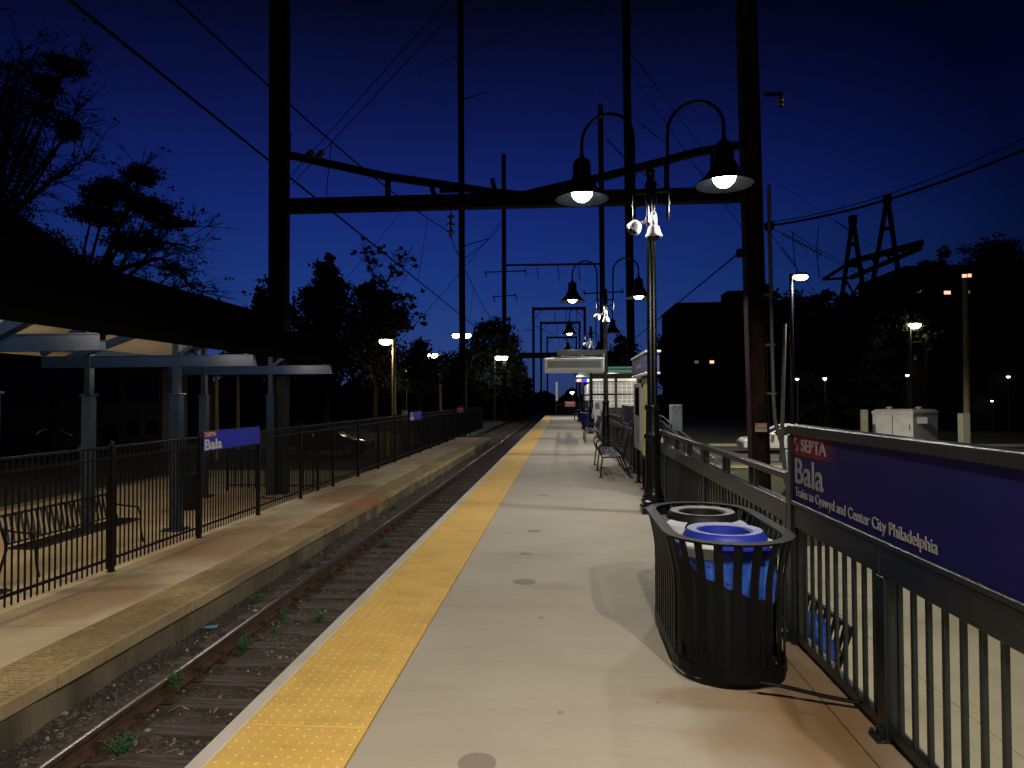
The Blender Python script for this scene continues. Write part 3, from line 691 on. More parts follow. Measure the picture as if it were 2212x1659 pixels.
def dome_camera(c, s, label, side=False):
    t = empty('security_camera', c, label, 'camera', 'security cameras on the platform lamps')
    x, y, z = c
    if not side:
        b = MB(); b.tube([(x, y + .10, z + .16), (x, y + .10, z + .22)], .03, 10)
        b.tube([(x - .035, y + .02, z + .03), (x - .035, y + .02, z + .20), (x - .022, y + .03, z + .245), (x, y + .04, z + .26), (x + .022, y + .03, z + .245), (x + .035, y + .02, z + .20), (x + .035, y + .02, z + .03)], .013, 8)
        b.build('bracket', M['camwhite'], t, True)
        MB().lathe((x, y, z), [(.115, -.10), (.118, -.085), (.102, -.05), (.088, 0), (.07, .045), (.045, .055), (.02, .06)], 20).build('housing', M['camwhite'], t, True)
        MB().lathe((x, y, z - .10), [(.02, -.06), (.055, -.045), (.075, -.02), (.082, 0)], 16).build('dome', M['glass'], t, True)
    else:
        q = Matrix.Rotation(R(38), 3, 'Y')
        b = MB(); b.tube([(x + .14, y + .05, z + .05), (x + .06, y + .02, z + .05), (x, y, z + .03)], .022, 8); b.tube([(x + .14, y + .05, z + .17), (x + .10, y, z + .12), (x + .08, y, z + .06)], .006, 6); b.build('bracket', M['camwhite'], t, True)
        b = MB().lathe((0, 0, 0), [(.105, -.085), (.105, -.07), (.10, -.02), (.08, .03), (.05, .06), (.02, .07)], 18); b.v = [tuple(q @ Vector(p) + Vector((x - .04, y, z))) for p in b.v]; b.build('housing', M['camwhite'], t, True)
        b = MB().lathe((0, 0, 0), [(.015, -.145), (.045, -.13), (.065, -.10), (.07, -.085)], 14); b.v = [tuple(q @ Vector(p) + Vector((x - .04, y, z))) for p in b.v]; b.build('dome', M['glass'], t, True)
for Y, w in ((9.6, 'nearest'), (20.1, 'second'), (30.6, 'third')):
    dome_camera((LX + .012, Y - .19, 3.90), 0, 'white dome camera facing the viewer on the %s platform lamp post' % w)
    dome_camera((LX - .17, Y - .04, 4.0), 0, 'tilted white camera on the left side of the %s platform lamp post' % w, True)

# ------------------------------------------------------------------ display board on second lamp post
Y = 19.9; cx = (at(1175, 788, Y).x + at(1305, 788, Y).x) / 2; zt = at(1240, 773, Y).z; zb = at(1240, 803, Y).z; hw = (at(1305, 788, Y).x - at(1175, 788, Y).x) / 2
t = empty('display_board', (cx, Y, zb), 'grey framed electronic message board hanging over the platform, screen dark', 'display board')
MB().bbox((cx - hw, Y - .12, zb), (cx + hw, Y + .12, zt), .035).build('housing', M['gcase'], t)
MB().bbox((cx - hw + .02, Y - .10, zb - .035), (cx + hw - .02, Y + .11, zb - .001), .01).build('bottom_tray', M['gcase'], t)
MB().bbox((cx - hw + .11, Y - .128, zb + .11), (cx + hw - .10, Y - .118, zt - .09), .003).build('screen', M['screen'], t)
b = MB(); b.bbox((cx - hw + .38, Y - .04, zt + .07), (LX, Y + .04, zt + .23), .006); b.build('support_arm', M['lampblack'], t)
b = MB()
for q in (-.36, -.30, .22, .26): b.bbox((cx + q - .012, Y - .02, zt), (cx + q + .012, Y + .02, zt + .075), .002)
b.tube([(cx + hw - .1, Y - .06, zt + .02), (cx + hw, Y - .06, zt + .05), (LX - .06, Y - .07, zt + .12), (LX - .05, Y - .08, zt - .05)], .01, 6)
b.tube([(cx - hw + .2, Y - .08, zt + .01), (cx - .1, Y - .08, zt + .035), (cx + .3, Y - .08, zt + .03), (cx + hw - .15, Y - .08, zt + .01)], .008, 6)
b.build('hanger', M['gcase'], t)

# ================================================================== LITTER BIN (near)
def stadium(cx, cy, hx, hy, n=10):
    """outline of a slot hx wide (half) and hy long (half)"""
    pts = []
    for k in range(n + 1): a = math.pi * k / n; pts.append((cx + hx * math.cos(a), cy + (hy - hx) + hx * math.sin(a)))
    for k in range(n + 1): a = math.pi + math.pi * k / n; pts.append((cx + hx * math.cos(a), cy - (hy - hx) + hx * math.sin(a)))
    return pts
def along(pts, d):
    """resample a closed outline every d; returns points with outward normals"""
    P = [Vector((p[0], p[1], 0)) for p in pts]; P.append(P[0]); L_ = [(P[i+1] - P[i]).length for i in range(len(P)-1)]; tot = sum(L_); n = round(tot / d); res = []
    for k in range(n):
        s = tot * k / n; i = 0
        while s > L_[i]: s -= L_[i]; i += 1
        d_ = (P[i+1] - P[i]).normalized(); res.append((P[i] + d_ * s, Vector((d_.y, -d_.x, 0))))
    return res
def band(b, outer, inner, z0, z1):
    n = len(outer); vs = [(p[0], p[1], z) for z in (z0, z1) for ring in (outer, inner) for p in ring]
    fs = []
    for i in range(n):
        j = (i+1) % n
        fs += [(i, j, 2*n + j, 2*n + i), (n + j, n + i, 3*n + i, 3*n + j), (2*n + i, 2*n + j, 3*n + j, 3*n + i), (i, n + i, n + j, j)]
    b.add(vs, fs)
def slat_bin(cx, cy, hx, hy, top, label, lids=True, front=-1, detail=True):
    t = empty('litter_bin', (cx, cy, 0), label, 'litter bin', 'black slatted twin litter bins on the platform')
    fl = .05
    b = MB(); band(b, stadium(cx, cy, hx + fl + .012, hy + fl + .012), stadium(cx, cy, hx + fl - .056, hy + fl - .056), top - .012, top); b.build('rim', M['black'], t)
    b = MB(); band(b, stadium(cx, cy, hx + .008, hy + .008), stadium(cx, cy, hx - .004, hy - .004), .045, .115)
    for dx, dy in ((-.7, -.6), (.7, -.6), (-.7, .6), (.7, .6)): b.lathe((cx + dx * hx * .8, cy + dy * hy, 0), [(.03, 0), (.03, .03), (.012, .03), (.012, .06)], 8)
    b.box((cx - hx + .05, cy - hy + .25, .05), (cx + hx - .05, cy + hy - .25, .06)); b.build('base_band', M['black'], t)
    def prof(f):     # outward offset at height fraction
        return fl * max(0, (f - .62) / .38) ** 1.6
    b = MB(); w = .0235
    for p, nrm in along(stadium(cx, cy, hx, hy, 24), .0925 if detail else .12):
        tg = Vector((-nrm.y, nrm.x, 0)); vs = []; hs = (0.04, .3, .55, .68, .76, .84, .92, top - .012 if False else 1.0)
        for f in hs:
            z = .05 + (top - .062) * (f if f > .04 else 0); o = prof(f)
            for a, c in ((-w, 0), (w, 0), (w, .006), (-w, .006)): q = p + tg * a + nrm * (o - c); vs.append((q.x, q.y, z))
        fs = []
        for i in range(len(hs) - 1):
            for k in range(4): fs.append((i*4 + k, i*4 + (k+1) % 4, (i+1)*4 + (k+1) % 4, (i+1)*4 + k))
        b.add(vs, fs)
    b.build('slats', M['black'], t)
    if not lids:
        for s, m in ((1, 'lidblack'), (-1, 'lidblue')):
            MB().lathe((cx, cy + s * hy * .46, .07), [(.24, 0), (.27, top - .15), (.24, top - .13), (.15, top - .09)], 20).build('inner_can', M[m], t, True)
        return t
    for s, nm in ((front, 'blue'), (-front, 'black')):
        c = (cx, cy + s * hy * .463, 0); n = 36; blue = nm == 'blue'
        rr = .290
        MB().lathe((c[0], c[1], .06), [(.262, 0), (.276, top - .30), (.280, top - .14)], 32).build('inner_can', M['lidblack'], t, True)
        # bag folded over the can: hem runs aslant
        vs = []; fs = []; rows = 9
        for k in range(n):
            a = 2*math.pi*k/n; lo = .545 - .125 * math.cos(a - R(-15)) + rnd.uniform(-.012, .012) if blue else top - .30 - .05 * math.sin(a)
            for j in range(rows):
                f = j / (rows - 1); z = (top - .10) * (1 - f) + lo * f; r_ = rr - .008 * f + (.006 * math.sin(a * 9 + f * 9) + .004 * math.sin(a * 23 + f * 31) + rnd.uniform(-.004, .004) if 0 < j else 0)
                vs.append((c[0] + r_ * math.cos(a), c[1] + r_ * math.sin(a), z))
        for k in range(n):
            for j in range(rows - 1): k2 = (k+1) % n; fs.append((k*rows + j, k*rows + j + 1, k2*rows + j + 1, k2*rows + j))
        MB().add(vs, fs).build('bag', M['bagblue'] if blue else M['lidblack'], t, True)
        MB().lathe((c[0], c[1], top - .13), [(rr + .006, 0), (rr + .008, .02), (rr + .002, .06), (rr - .02, .075), (.24, .085), (.215, .10)] , 40, closed=True).build('lid', M['lidblue'] if blue else M['lidblack'], t, True)
        # raised collar with a round opening
        lz = top - .05
        MB().lathe((c[0], c[1], lz), [(.272, -.058), (.252, -.02), (.232, .035), (.214, .052), (.165, .046), (.152, .036), (.150, .0), (.148, -.18), (.12, -.20), (.001, -.20)], 48, closed=True).build('lid_collar', M['lidblue'] if blue else M['lidblack'], t, True)
        MB().lathe((c[0], c[1], lz + .0525), [(.214, 0), (.216, .0012), (.163, -.003), (.160, -.009)], 48, closed=True).build('opening_ring', (mat('worn blue plastic', (.26, .29, .55), .5, bump=.1, bscale=60) if blue else M['greytop']), t, True)
        # white sticker panels round the lid
        for a0, a1 in (((-2.75, -2.0), (-.75, -.1)) if blue else ((-2.75, -2.15), (-.95, -.35), (.05, .45))):
            vs = []; fs = []; m_ = 8
            for k in range(m_ + 1):
                a = a0 + (a1 - a0) * k / m_
                for r_, z in ((rr + .0095, top - .125), (rr + .0115, top - .11), (rr + .006, top - .068), (rr - .02, top - .052), (.245, top - .044)): vs.append((c[0] + r_ * math.cos(a), c[1] + r_ * math.sin(a), z))
            for k in range(m_):
                for j in range(4): fs.append((k*5 + j, k*5 + 5 + j, k*5 + 6 + j, k*5 + 1 + j))
            MB().add(vs, fs).build('sticker', M['decal'], t, True)
    return t
slat_bin(.955, 4.50, .312, .712, .81, 'black slatted twin litter bin with one black and one blue lid beside the large sign')
slat_bin(1.22, 34.6, .30, .76, .86, 'distant slatted twin litter bin with blue lid beyond the benches', False, detail=False)
slat_bin(1.25, 46.0, .30, .70, .86, 'farthest dark slatted litter bin near the platform end', False, detail=False)
# restraint cable from bin to railing
b = MB().tube([(1.02, 3.70, .10), (1.14, 3.69, .085), (1.32, 3.65, .06), (1.44, 3.62, .05), (1.50, 3.60, .05)], .011, 8)
o = tag(b.build('security_cable', M['black'], smooth=True), 'black steel cable tying the near litter bin to the railing foot', 'cable')
# bench on the platform
def arm_bench(x0, x1, y0, y1, label):
    t = empty('platform_bench', ((x0+x1)/2, (y0+y1)/2, 0), label, 'bench', 'black steel benches on the platform')
    b = MB(); nz = 15; prof = []
    # seat and back as one curved strap surface, straps run along the bench
    path = [(x0 + .03, .44), (x0 + .06, .455), (x0 + .14, .45), (x0 + .24, .44), (x0 + .34, .43), (x0 + .42, .425)]
    back = [(x0 + .46, .47), (x0 + .485, .56), (x0 + .51, .66), (x0 + .535, .76), (x0 + .555, .86), (x0 + .565, .93)]
    def straps(pts, w, th, bb):
        for i in range(len(pts) - 1):
            p, q = pts[i], pts[i+1]; m = ((p[0]+q[0])/2, (p[1]+q[1])/2); d = Vector((q[0]-p[0], 0, q[1]-p[1])); ln = d.length; d.normalize(); nr = Vector((-d.z, 0, d.x))
            c = Vector((m[0], 0, m[1])); vs = []
            for yy in (y0, y1):
                for a, e in ((-1, -1), (1, -1), (1, 1), (-1, 1)): v = c + d * a * ln * w + nr * e * th; vs.append((v.x, yy, v.z))
            bb.add(vs, [(3,2,1,0),(4,5,6,7),(0,1,5,4),(1,2,6,5),(2,3,7,6),(3,0,4,7)])
    straps(path, .42, .004, b); b.build('seat', M['benchseat'], t); b = MB(); straps(back, .42, .004, b); b.build('backrest', M['benchseat'], t)
    for yy in (y0, (y0+y1)/2, y1):
        b = MB()
        b.tube([(x0, yy, .012), (x0 + .005, yy, .12), (x0 + .03, yy, .30), (x0 + .045, yy, .40), (x0 + .0, yy, .50), (x0 - .02, yy, .58), (x0 + .0, yy, .645), (x0 + .05, yy, .675), (x0 + .14, yy, .67), (x0 + .30, yy, .635), (x0 + .50, yy, .60)], .016, 8)
        b.tube([(x0 + .045, yy, .40), (x0 + .20, yy, .41), (x0 + .44, yy, .40), (x0 + .47, yy, .45), (x0 + .57, yy, .93)], .016, 8)
        b.tube([(x0 + .44, yy, .40), (x0 + .49, yy, .28), (x0 + .55, yy, .12), (x0 + .60, yy, .012)], .016, 8)
        b.build('end_frame', M['bench'], t, True)
        b = MB()
        for xx in (x0, x0 + .60): b.bbox((xx - .05, yy - .03, 0), (xx + .05, yy + .03, .012), .003); b.lathe((xx + .03, yy, .012), [(.012, 0), (.012, .012), (.003, .018)], 6)
        b.build('foot', M['bench'], t)
    return t
arm_bench(.73, 1.35, 13.75, 16.3, 'nearest black steel bench with curled arms facing the track')
arm_bench(.75, 1.36, 24.0, 26.5, 'second black steel bench farther along, in front of the second lamp post')
arm_bench(.80, 1.40, 49.5, 51.5, 'tiny far bench close to the platform end')

def slat_bench(x0, y0, y1, z, label, facing=1, group=None):
    """bench whose back is a row of slanting slats; facing +1 looks to +X"""
    t = empty('slatted_bench', (x0, (y0+y1)/2, z), label, 'bench'); f = facing
    X = lambda d: x0 + f * d
    b = MB()
    for p, q in ((( 0, .88), (.0, .88)),): pass
    b.tube([(X(-.10), y0, z + .88), (X(-.10), y1, z + .88)], .022, 8); b.tube([(X(.06), y0, z + .48), (X(.06), y1, z + .48)], .016, 8)
    n = int((y1 - y0) / .105)
    for i in range(n):
        ya = y0 + .03 + i * (y1 - y0 - .12) / n
        b.beam((X(-.095), ya + .09, z + .875), (X(.055), ya, z + .485), .052, .008, (f, 0, .3))
    b.build('backrest', M['bench'], t)
    b = MB()
    for i in range(int((y1 - y0) / .05)):
        ya = y0 + .02 + i * .05; b.bbox((X(.08), ya, z + .425), (X(.50), ya + .032, z + .432), .002)
    b.tube([(X(.52), y0, z + .42), (X(.52), y1, z + .42)], .016, 8); b.tube([(X(.08), y0, z + .425), (X(.08), y1, z + .425)], .014, 8)
    b.build('seat', M['bench'], t)
    for yy in (y0, y1):
        b = MB(); b.tube([(X(-.10), yy, z + .89), (X(.03), yy, z + .5), (X(.05), yy, z + .42), (X(-.02), yy, z + .2), (X(-.08), yy, z)], .02, 8)
        b.tube([(X(.05), yy, z + .42), (X(.50), yy, z + .42), (X(.52), yy, z + .2), (X(.56), yy, z)], .02, 8)
        b.tube([(X(-.04), yy, z + .70), (X(.2), yy, z + .66), (X(.46), yy, z + .64), (X(.52), yy, z + .42)], .018, 8)
        b.build('end_frame', M['bench'], t, True)
    return t
slat_bench(-8.30, 9.55, 12.05, ZL, 'black slatted bench on the low platform behind the picket fence', 1)
slat_bench(2.22, 5.75, 7.7, ZG + .03, 'black slatted bench on the walkway below, holding a blue bag, seen through the railing', -1)
# blue bag on that bench
b = MB(); vs = []; fs = []; nu, nv = 18, 10; c = Vector((2.08, 5.98, ZG + .72))
for j in range(nv + 1):
    ph = -math.pi/2 + math.pi * j / nv
    for i in range(nu):
        th = 2*math.pi*i/nu; k = 1 + .14 * math.sin(3*th + j) + rnd.uniform(-.07, .07)
        vs.append((c.x + .16 * k * math.cos(ph) * math.cos(th), c.y + .34 * k * math.cos(ph) * math.sin(th), c.z + .24 * math.sin(ph) * (1 + .1 * math.sin(5*th))))
for j in range(nv):
    for i in range(nu): fs.append((j*nu + i, j*nu + (i+1) % nu, (j+1)*nu + (i+1) % nu, (j+1)*nu + i))
b.add(vs, fs); tag(b.build('blue_bag', M['bagblue'], smooth=True), 'crumpled blue plastic bag lying on the lower bench behind the railing', 'bag')

# ------------------------------------------------------------------ map case and timetable case
t = empty('map_case', (1.40, 11.4, 0), 'tall map case with purple header and yellowish map between lamp post and bench', 'map case')
for yy in (10.95, 12.0):
    MB().bbox((1.365, yy - .03, 0), (1.425, yy + .03, .62), .004).build('leg', M['black'], t); MB().bbox((1.33, yy - .07, 0), (1.46, yy + .07, .014), .004).build('foot', M['black'], t)
MB().bbox((1.36, 10.88, .55), (1.44, 12.03, 1.96), .008).build('frame', M['black'], t)
MB().bbox((1.352, 10.93, .62), (1.358, 11.97, 1.92), .001).build('map_panel', M['map'], t)
hb = MB().bbox((1.30, 10.75, 2.0), (1.50, 13.05, 2.30), .02).build('header', mat('purple blue header', (.10, .10, .26), .5), t)
MB().bbox((1.28, 10.72, 2.30), (1.52, 13.08, 2.34), .01).build('header_cap', M['gcase'], t); MB().bbox((1.29, 10.74, 1.962), (1.51, 13.06, 1.998), .008).build('header_trim', M['gcase'], t)
lettering('letters', 'Information', .10, .8, (1.297, 12.3, 2.10), (0, -1, 0), (0, 0, 1), M['letter'], t, .02)
lettering('letters', 'Bala', .07, .25, (1.3495, 11.93, 1.78), (0, -1, 0), (0, 0, 1), M['black'], t, .02)
b = MB()
for i in range(16):
    y_ = rnd.uniform(11.0, 11.9); z_ = rnd.uniform(.7, 1.7); a = rnd.uniform(-1, 1); b.beam((1.3505, y_, z_), (1.3505, min(11.95, max(10.95, y_ + a * .3)), min(1.85, z_ + rnd.uniform(-.2, .2))), .012, .002, (1, 0, 0))
b.build('map_line', mat('map line ink', (.30, .25, .10), .6), t)
t = empty('timetable_case', (1.40, 12.45, 0), 'slim grey timetable case on a black leg next to the map case', 'notice case')
MB().bbox((1.375, 12.97, 0), (1.425, 13.03, .66), .004).build('leg', M['black'], t); MB().bbox((1.33, 12.93, 0), (1.46, 13.07, .014), .004).build('foot', M['black'], t)
MB().bbox((1.33, 12.06, .66), (1.43, 13.05, 1.86), .015).build('housing', mat('grey case paint', (.30, .32, .33), .5), t)
MB().bbox((1.324, 12.16, 1.28), (1.328, 12.74, 1.78), .001).build('window', M['glass'], t); MB().bbox((1.324, 12.3, .78), (1.328, 12.6, 1.1), .001).build('speaker_panel', M['screen'], t)

# ------------------------------------------------------------------ help phone and other posts near the shelter
t = empty('ticket_validator', (1.36, 27.4, 0), 'light grey curved help phone pillar standing behind the second bench', 'help phone')
b = MB(); b.prism([(1.20, 0), (1.24, .8), (1.16, 1.0), (1.16, 1.12), (1.28, 1.46), (1.42, 1.5), (1.54, 1.45), (1.54, 0)], 'y', 27.2, 27.55); fix_normals(b.build('pillar', M['gcase'], t))
MB().tube([(1.17, 27.19, 1.0), (1.13, 27.17, .95), (1.13, 27.17, .85), (1.19, 27.19, .78)], .018, 8).build('handle', M['gcase'], t)
MB().bbox((1.26, 27.19, 1.15), (1.42, 27.199, 1.38), .002).build('panel', M['screen'], t)
t = empty('fare_device', (1.3, 37, 0), 'dim grey box on a post beside the distant litter bin', 'ticket device')
MB().bbox((1.12, 36.9, .75), (1.36, 37.1, 1.45), .05).build('housing', M['shframe'], t); MB().bbox((1.2, 36.95, 0), (1.28, 37.05, .75), .01).build('pole', M['shframe'], t)
MB().box((1.16, 36.885, .95), (1.28, 36.898, 1.0)).build('label', M['signwhite'], t)

# ------------------------------------------------------------------ shelter
SY, SE = 34.4, 46.5; sx0, sx1 = at(1279, 860, SY).x, at(1378, 860, SY).x
t = empty('platform_shelter', ((sx0+sx1)/2, SY + 6, 0), 'lit glass block platform shelter with mint green metal roof edge', 'shelter')
zt = at(1330, 807, SY).z; zA = at(1330, 825, SY).z; zB_ = at(1330, 850, SY).z; zC = at(1330, 854, SY).z
for xx in (sx0 - .05, (sx0+sx1)/2 + .05, sx1): MB().bbox((xx - .06, SY - .06, 0), (xx + .06, SY + .06, zt), .008).build('column', M['shframe'], t)
MB().bbox((sx0, SY - .02, at(1330, 817, SY).z), (sx1, SY + .02, zt), .004).build('upper_panel', M['tan'], t)
xm = (sx0+sx1)/2 + .05
for x0, x1 in ((sx0 + .02, xm - .08), (xm + .08, sx1 - .08)): MB().bbox((x0, SY - .03, at(1330, 823, SY).z), (x1, SY + .01, at(1330, 818, SY).z), .004).build('light_strip', M['litpanel'], t)
def block_panel(x0, x1, z0, z1, nx, nz, y):
    MB().box((x0, y - .03, z0), (x1, y + .05, z1)).build('block_joints', M['mortar'], t)
    pw, ph = (x1-x0)/nx, (z1-z0)/nz; bb = MB()
    for i in range(nx):
        for j in range(nz): bb.bbox((x0 + i*pw + .016, y - .045, z0 + j*ph + .016), (x0 + (i+1)*pw - .016, y - .029, z0 + (j+1)*ph - .016), .012)
    bb.build('glass_blocks', M['gblock'], t)
for x0, x1, nx in ((sx0 + .01, xm - .07, 6), (xm + .07, sx1 - .07, 4)):
    for z0, z1 in ((zB_, zA), (at(1330, 880, SY).z, zC)): block_panel(x0, x1, z0, z1, nx, 3, SY)
MB().box((sx0, SY - .02, 0), (sx1, SY + .04, at(1330, 881, SY).z)).build('base_wall', M['shframe'], t)
for z0, z1 in ((zB_, zA), (at(1330, 880, SY).z, zC)):      # glazed long side facing the platform
    for k in range(4):
        b = MB().bbox((sx0 - .03, SY + .3 + k*2.9, z0), (sx0 + .01, SY + 2.9 + k*2.9, z1), .01); b.build('side_panel', M['mortar'], t)
MB().box((sx1 - .04, SY, 0), (sx1 + .04, SE, zt)).build('back_wall', M['tan'], t)
ox0 = at(1250, 800, SY - .5).x
ze, zf = at(1330, 804.5, SY - .6).z, at(1330, 797, SY - .6).z
MB().bbox((ox0, SY - .6, ze), (sx1 + .12, SE, zf), .01).build('fascia', M['green'], t)
o = MB().prism([(ox0 - .03, zf + .02), (ox0 - .03, zf + .09), ((ox0+sx1)/2, zf + .42), (sx1 + .15, zf + .09), (sx1 + .15, zf + .02)], 'y', SY - .55, SE).build('roof', M['roof'], t); fix_normals(o)
MB().bbox((ox0 - .05, SY - .68, zf + .01), (sx1 + .17, SY - .57, zf + .11), .01).build('gutter', M['green'], t)
light(t, ((sx0+sx1)/2, SY + 2.5, zt - .25), 60, (1, .95, .85), 'POINT', rad=.3)
light(t, (.9, SY + 6, ze - .2), 60, (1, .95, .85), 'POINT', rad=.3)
t = empty('exit_sign', (.95, SY - .3, at(1260, 826, SY).z), 'lit EXIT sign with white arrow hanging under the shelter roof edge', 'exit sign')
yS = SY - .35; A = at(1243, 818, yS); B = at(1280, 825.5, yS)
MB().bbox((A.x, yS, B.z), (B.x, yS + .08, A.z), .01).build('housing', M['exitgrey'], t)
w_ = B.x - A.x; h_ = A.z - B.z
for a, c, m in ((.10, .36, 'exitred'), (.38, .66, 'exitblue'), (.68, .80, 'exitwhite')): MB().box((A.x + a*w_, yS - .004, B.z + .1*h_), (A.x + c*w_, yS - .001, A.z - .1*h_)).build('face_panel', M[m], t)
lettering('letters', 'EXIT', h_ * .6, w_ * .25, (A.x + .085*w_, yS - .006, B.z + .2*h_), (1, 0, 0), (0, 0, 1), M['exitwhite'], t, .03)
MB().prism([(A.x + .83*w_, B.z + .42*h_), (A.x + .88*w_, B.z + .42*h_), (A.x + .88*w_, B.z + .2*h_), (A.x + .96*w_, B.z + .5*h_), (A.x + .88*w_, B.z + .8*h_), (A.x + .88*w_, B.z + .58*h_), (A.x + .83*w_, B.z + .58*h_)], 'y', yS - .006, yS - .002).build('arrow', M['exitwhite'], t)
for a in (.15, .85): MB().box((A.x + a*w_ - .01, yS + .03, A.z), (A.x + a*w_ + .01, yS + .05, ze)).build('hanger', M['shframe'], t)

# ------------------------------------------------------------------ signs on the far end railing
yS = END - .25; A = at(1220, 866.5, yS); B = at(1243, 879, yS)
t = empty('danger_sign', ((A.x+B.x)/2, yS, B.z), 'red DANGER Do Not Pass sign facing the viewer at the platform end', 'warning sign')
MB().bbox((A.x, yS, B.z), (B.x, yS + .03, A.z), .004).build('plate', M['signred'], t)
w_ = B.x - A.x; h_ = A.z - B.z
lettering('letters', 'DANGER', h_*.34, w_*.86, (A.x + .07*w_, yS - .004, B.z + .52*h_), (1, 0, 0), (0, 0, 1), M['signwhite'], t, .03)
lettering('letters', 'Do Not Pass', h_*.2, w_*.76, (A.x + .12*w_, yS - .004, B.z + .16*h_), (1, 0, 0), (0, 0, 1), M['signwhite'], t, .02)
A = at(1200, 825, yS); B = at(1205, 866, yS)
t = empty('vertical_sign', ((A.x+B.x)/2, yS, B.z), 'narrow vertical white board with grey lettering left of the red danger sign', 'sign')
MB().bbox((A.x, yS, B.z), (B.x, yS + .04, A.z), .004).build('plate', M['signwhite'], t)
for i in range(14): z_ = B.z + (i + .5) * (A.z - B.z) / 14; MB().box((A.x + .05, yS - .004, z_ - .03), (B.x - .05, yS - .001, z_ + .025)).build('mark', M['screen'], t)
MB().bbox((A.x + .05, yS + .04, 0), (A.x + .12, yS + .1, A.z), .004).build('post', M['fenceblack'], t)
light(t, (.3, END - 3, 3.8), 120, (1, .95, .85), 'POINT', rad=.2) if False else None

# ================================================================== OVERHEAD LINE MASTS
def hcol(b, x, y, z0, z1, w, d, tf=.025, lean=0):
    """H section column, flanges facing left and right"""
    for s in (-1, 1):
        xa = x + s * w / 2; vs = []
        for z, l in ((z0, 0), (z1, lean)):
            for a, c in ((-tf/2, -d/2), (tf/2, -d/2), (tf/2, d/2), (-tf/2, d/2)): vs.append((xa + a + l, y + c, z))
        b.add(vs, [(3,2,1,0),(4,5,6,7),(0,1,5,4),(1,2,6,5),(2,3,7,6),(3,0,4,7)])
    vs = []
    for z, l in ((z0, 0), (z1, lean)):
        for a, c in ((-w/2 + tf*.4, -.012), (w/2 - tf*.4, -.012), (w/2 - tf*.4, .012), (-w/2 + tf*.4, .012)): vs.append((x + a + l, y + c, z))
    b.add(vs, [(3,2,1,0),(4,5,6,7),(0,1,5,4),(1,2,6,5),(2,3,7,6),(3,0,4,7)])
def insulator(c, n, r, label, group=None, parent=None, d=(0, 0, -1), step=.13):
    b = MB(); prof = [(.012, .0), (.03, -.01)]
    for k in range(n): z = -.03 - k*step; prof += [(.03, z), (r*.5, z - .01), (r, z - .045), (r, z - .06), (r*.45, z - .065), (.03, z - .075), (.03, z - step + .005)]
    prof += [(.015, -.03 - n*step - .03), (.002, -.03 - n*step - .05)]
    b.lathe((0, 0, 0), prof, 14); q = Vector((0, 0, -1)).rotation_difference(Vector(d)).to_matrix(); b.v = [tuple(q @ Vector(p) + Vector(c)) for p in b.v]
    if parent: return b.build('insulator', M['insul'], parent, True)
    return tag(b.build('insulator', M['insul'], smooth=True), label, 'insulator', group)
MY = 17.8
LMX, RMX = at(602.5, 700, MY).x, at(1641, 950, MY).x
beamz = at(900, 438, MY).z
# left mast and right mast beside the platform carry the portal beam
tl = empty('catenary_mast', (LMX, MY, ZG), 'thick black steel catenary mast rising behind the first station name board', 'catenary mast')
b = MB(); hcol(b, LMX, MY, ZG, 13.5, .42, .36); b.build('column', M['mast'], tl)
b = MB()
for z in [i * .22 + ZG + .3 for i in range(15)]:
    for s in (-1, 1): b.lathe((LMX + s*.15, MY - .185, z), [(.02, -.01), (.02, .01)], 6)
b.build('rivet', M['mast'], tl); tl.children[-1]['kind'] = 'stuff'
MB().bbox((LMX - .35, MY - .35, ZG), (LMX + .35, MY + .35, ZG + .25), .02).build('footing', M['concpost'], tl)
MB().bbox((LMX - .21, MY - .215, .45), (LMX - .02, MY - .20, .85), .003).build('warning_plate', M['cream'], tl)
MB().bbox((LMX - .205, MY - .219, .69), (LMX - .025, MY - .216, .845), .001).build('warning_band', M['signred'], tl)
for s in (.21,):
    MB().bbox((LMX + .20, MY - .12, 8.1), (LMX + .28, MY + .12, 8.9), .02).build('bracket_plate', M['mast'], tl)
tr = empty('catenary_mast', (RMX, MY, ZG), 'right hand rusty steel catenary mast with pale conduit and orange danger plate', 'catenary mast')
b = MB(); hcol(b, RMX, MY, ZG, 15.5, .42, .40, .03, -.28); b.build('column', M['mastrust'], tr)
MB().bbox((RMX - .40, MY - .40, ZG), (RMX + .40, MY + .40, ZG + .3), .02).build('footing', M['concpost'], tr)
A = at(1631, 914, MY - .23); B = at(1657, 933, MY - .23)
MB().bbox((A.x, MY - .24, B.z), (B.x, MY - .225, A.z), .002).build('danger_plate', M['cream'], tr)
MB().bbox((A.x + .005, MY - .244, B.z + .14), (B.x - .005, MY - .241, A.z - .01), .001).build('danger_band', M['orange'], tr)
lettering('letters', 'DANGER', .05, .22, (A.x + .045, MY - .246, A.z - .075), (1, 0, 0), (0, 0, 1), M['signwhite'], tr, .02)
lettering('letters', 'HIGH VOLTAGE', .035, .26, (A.x + .03, MY - .244, B.z + .08), (1, 0, 0), (0, 0, 1), M['black'], tr, .02)
MB().bbox((A.x + .08, MY - .23, B.z - .10), (B.x - .06, MY - .2, B.z - .03), .005).build('tag', M['black'], tr)
pth = [at(x, y, MY - .30) for x, y in ((1661, 400), (1662, 470), (1664, 560), (1667, 700), (1671, 860), (1674, 905), (1681, 935), (1689, 960), (1694, 1000), (1698, 1045))]
MB().tube(pth, .05, 10).build('conduit', M['galv'], tr, True)
for x, y in ((1664, 636), (1668, 745), (1671, 850)):
    c = at(x, y, MY - .3); MB().bbox((c.x - .16, MY - .34, c.z - .03), (c.x + .07, MY - .2, c.z + .03), .006).build('conduit_clamp', M['galv'], tr)
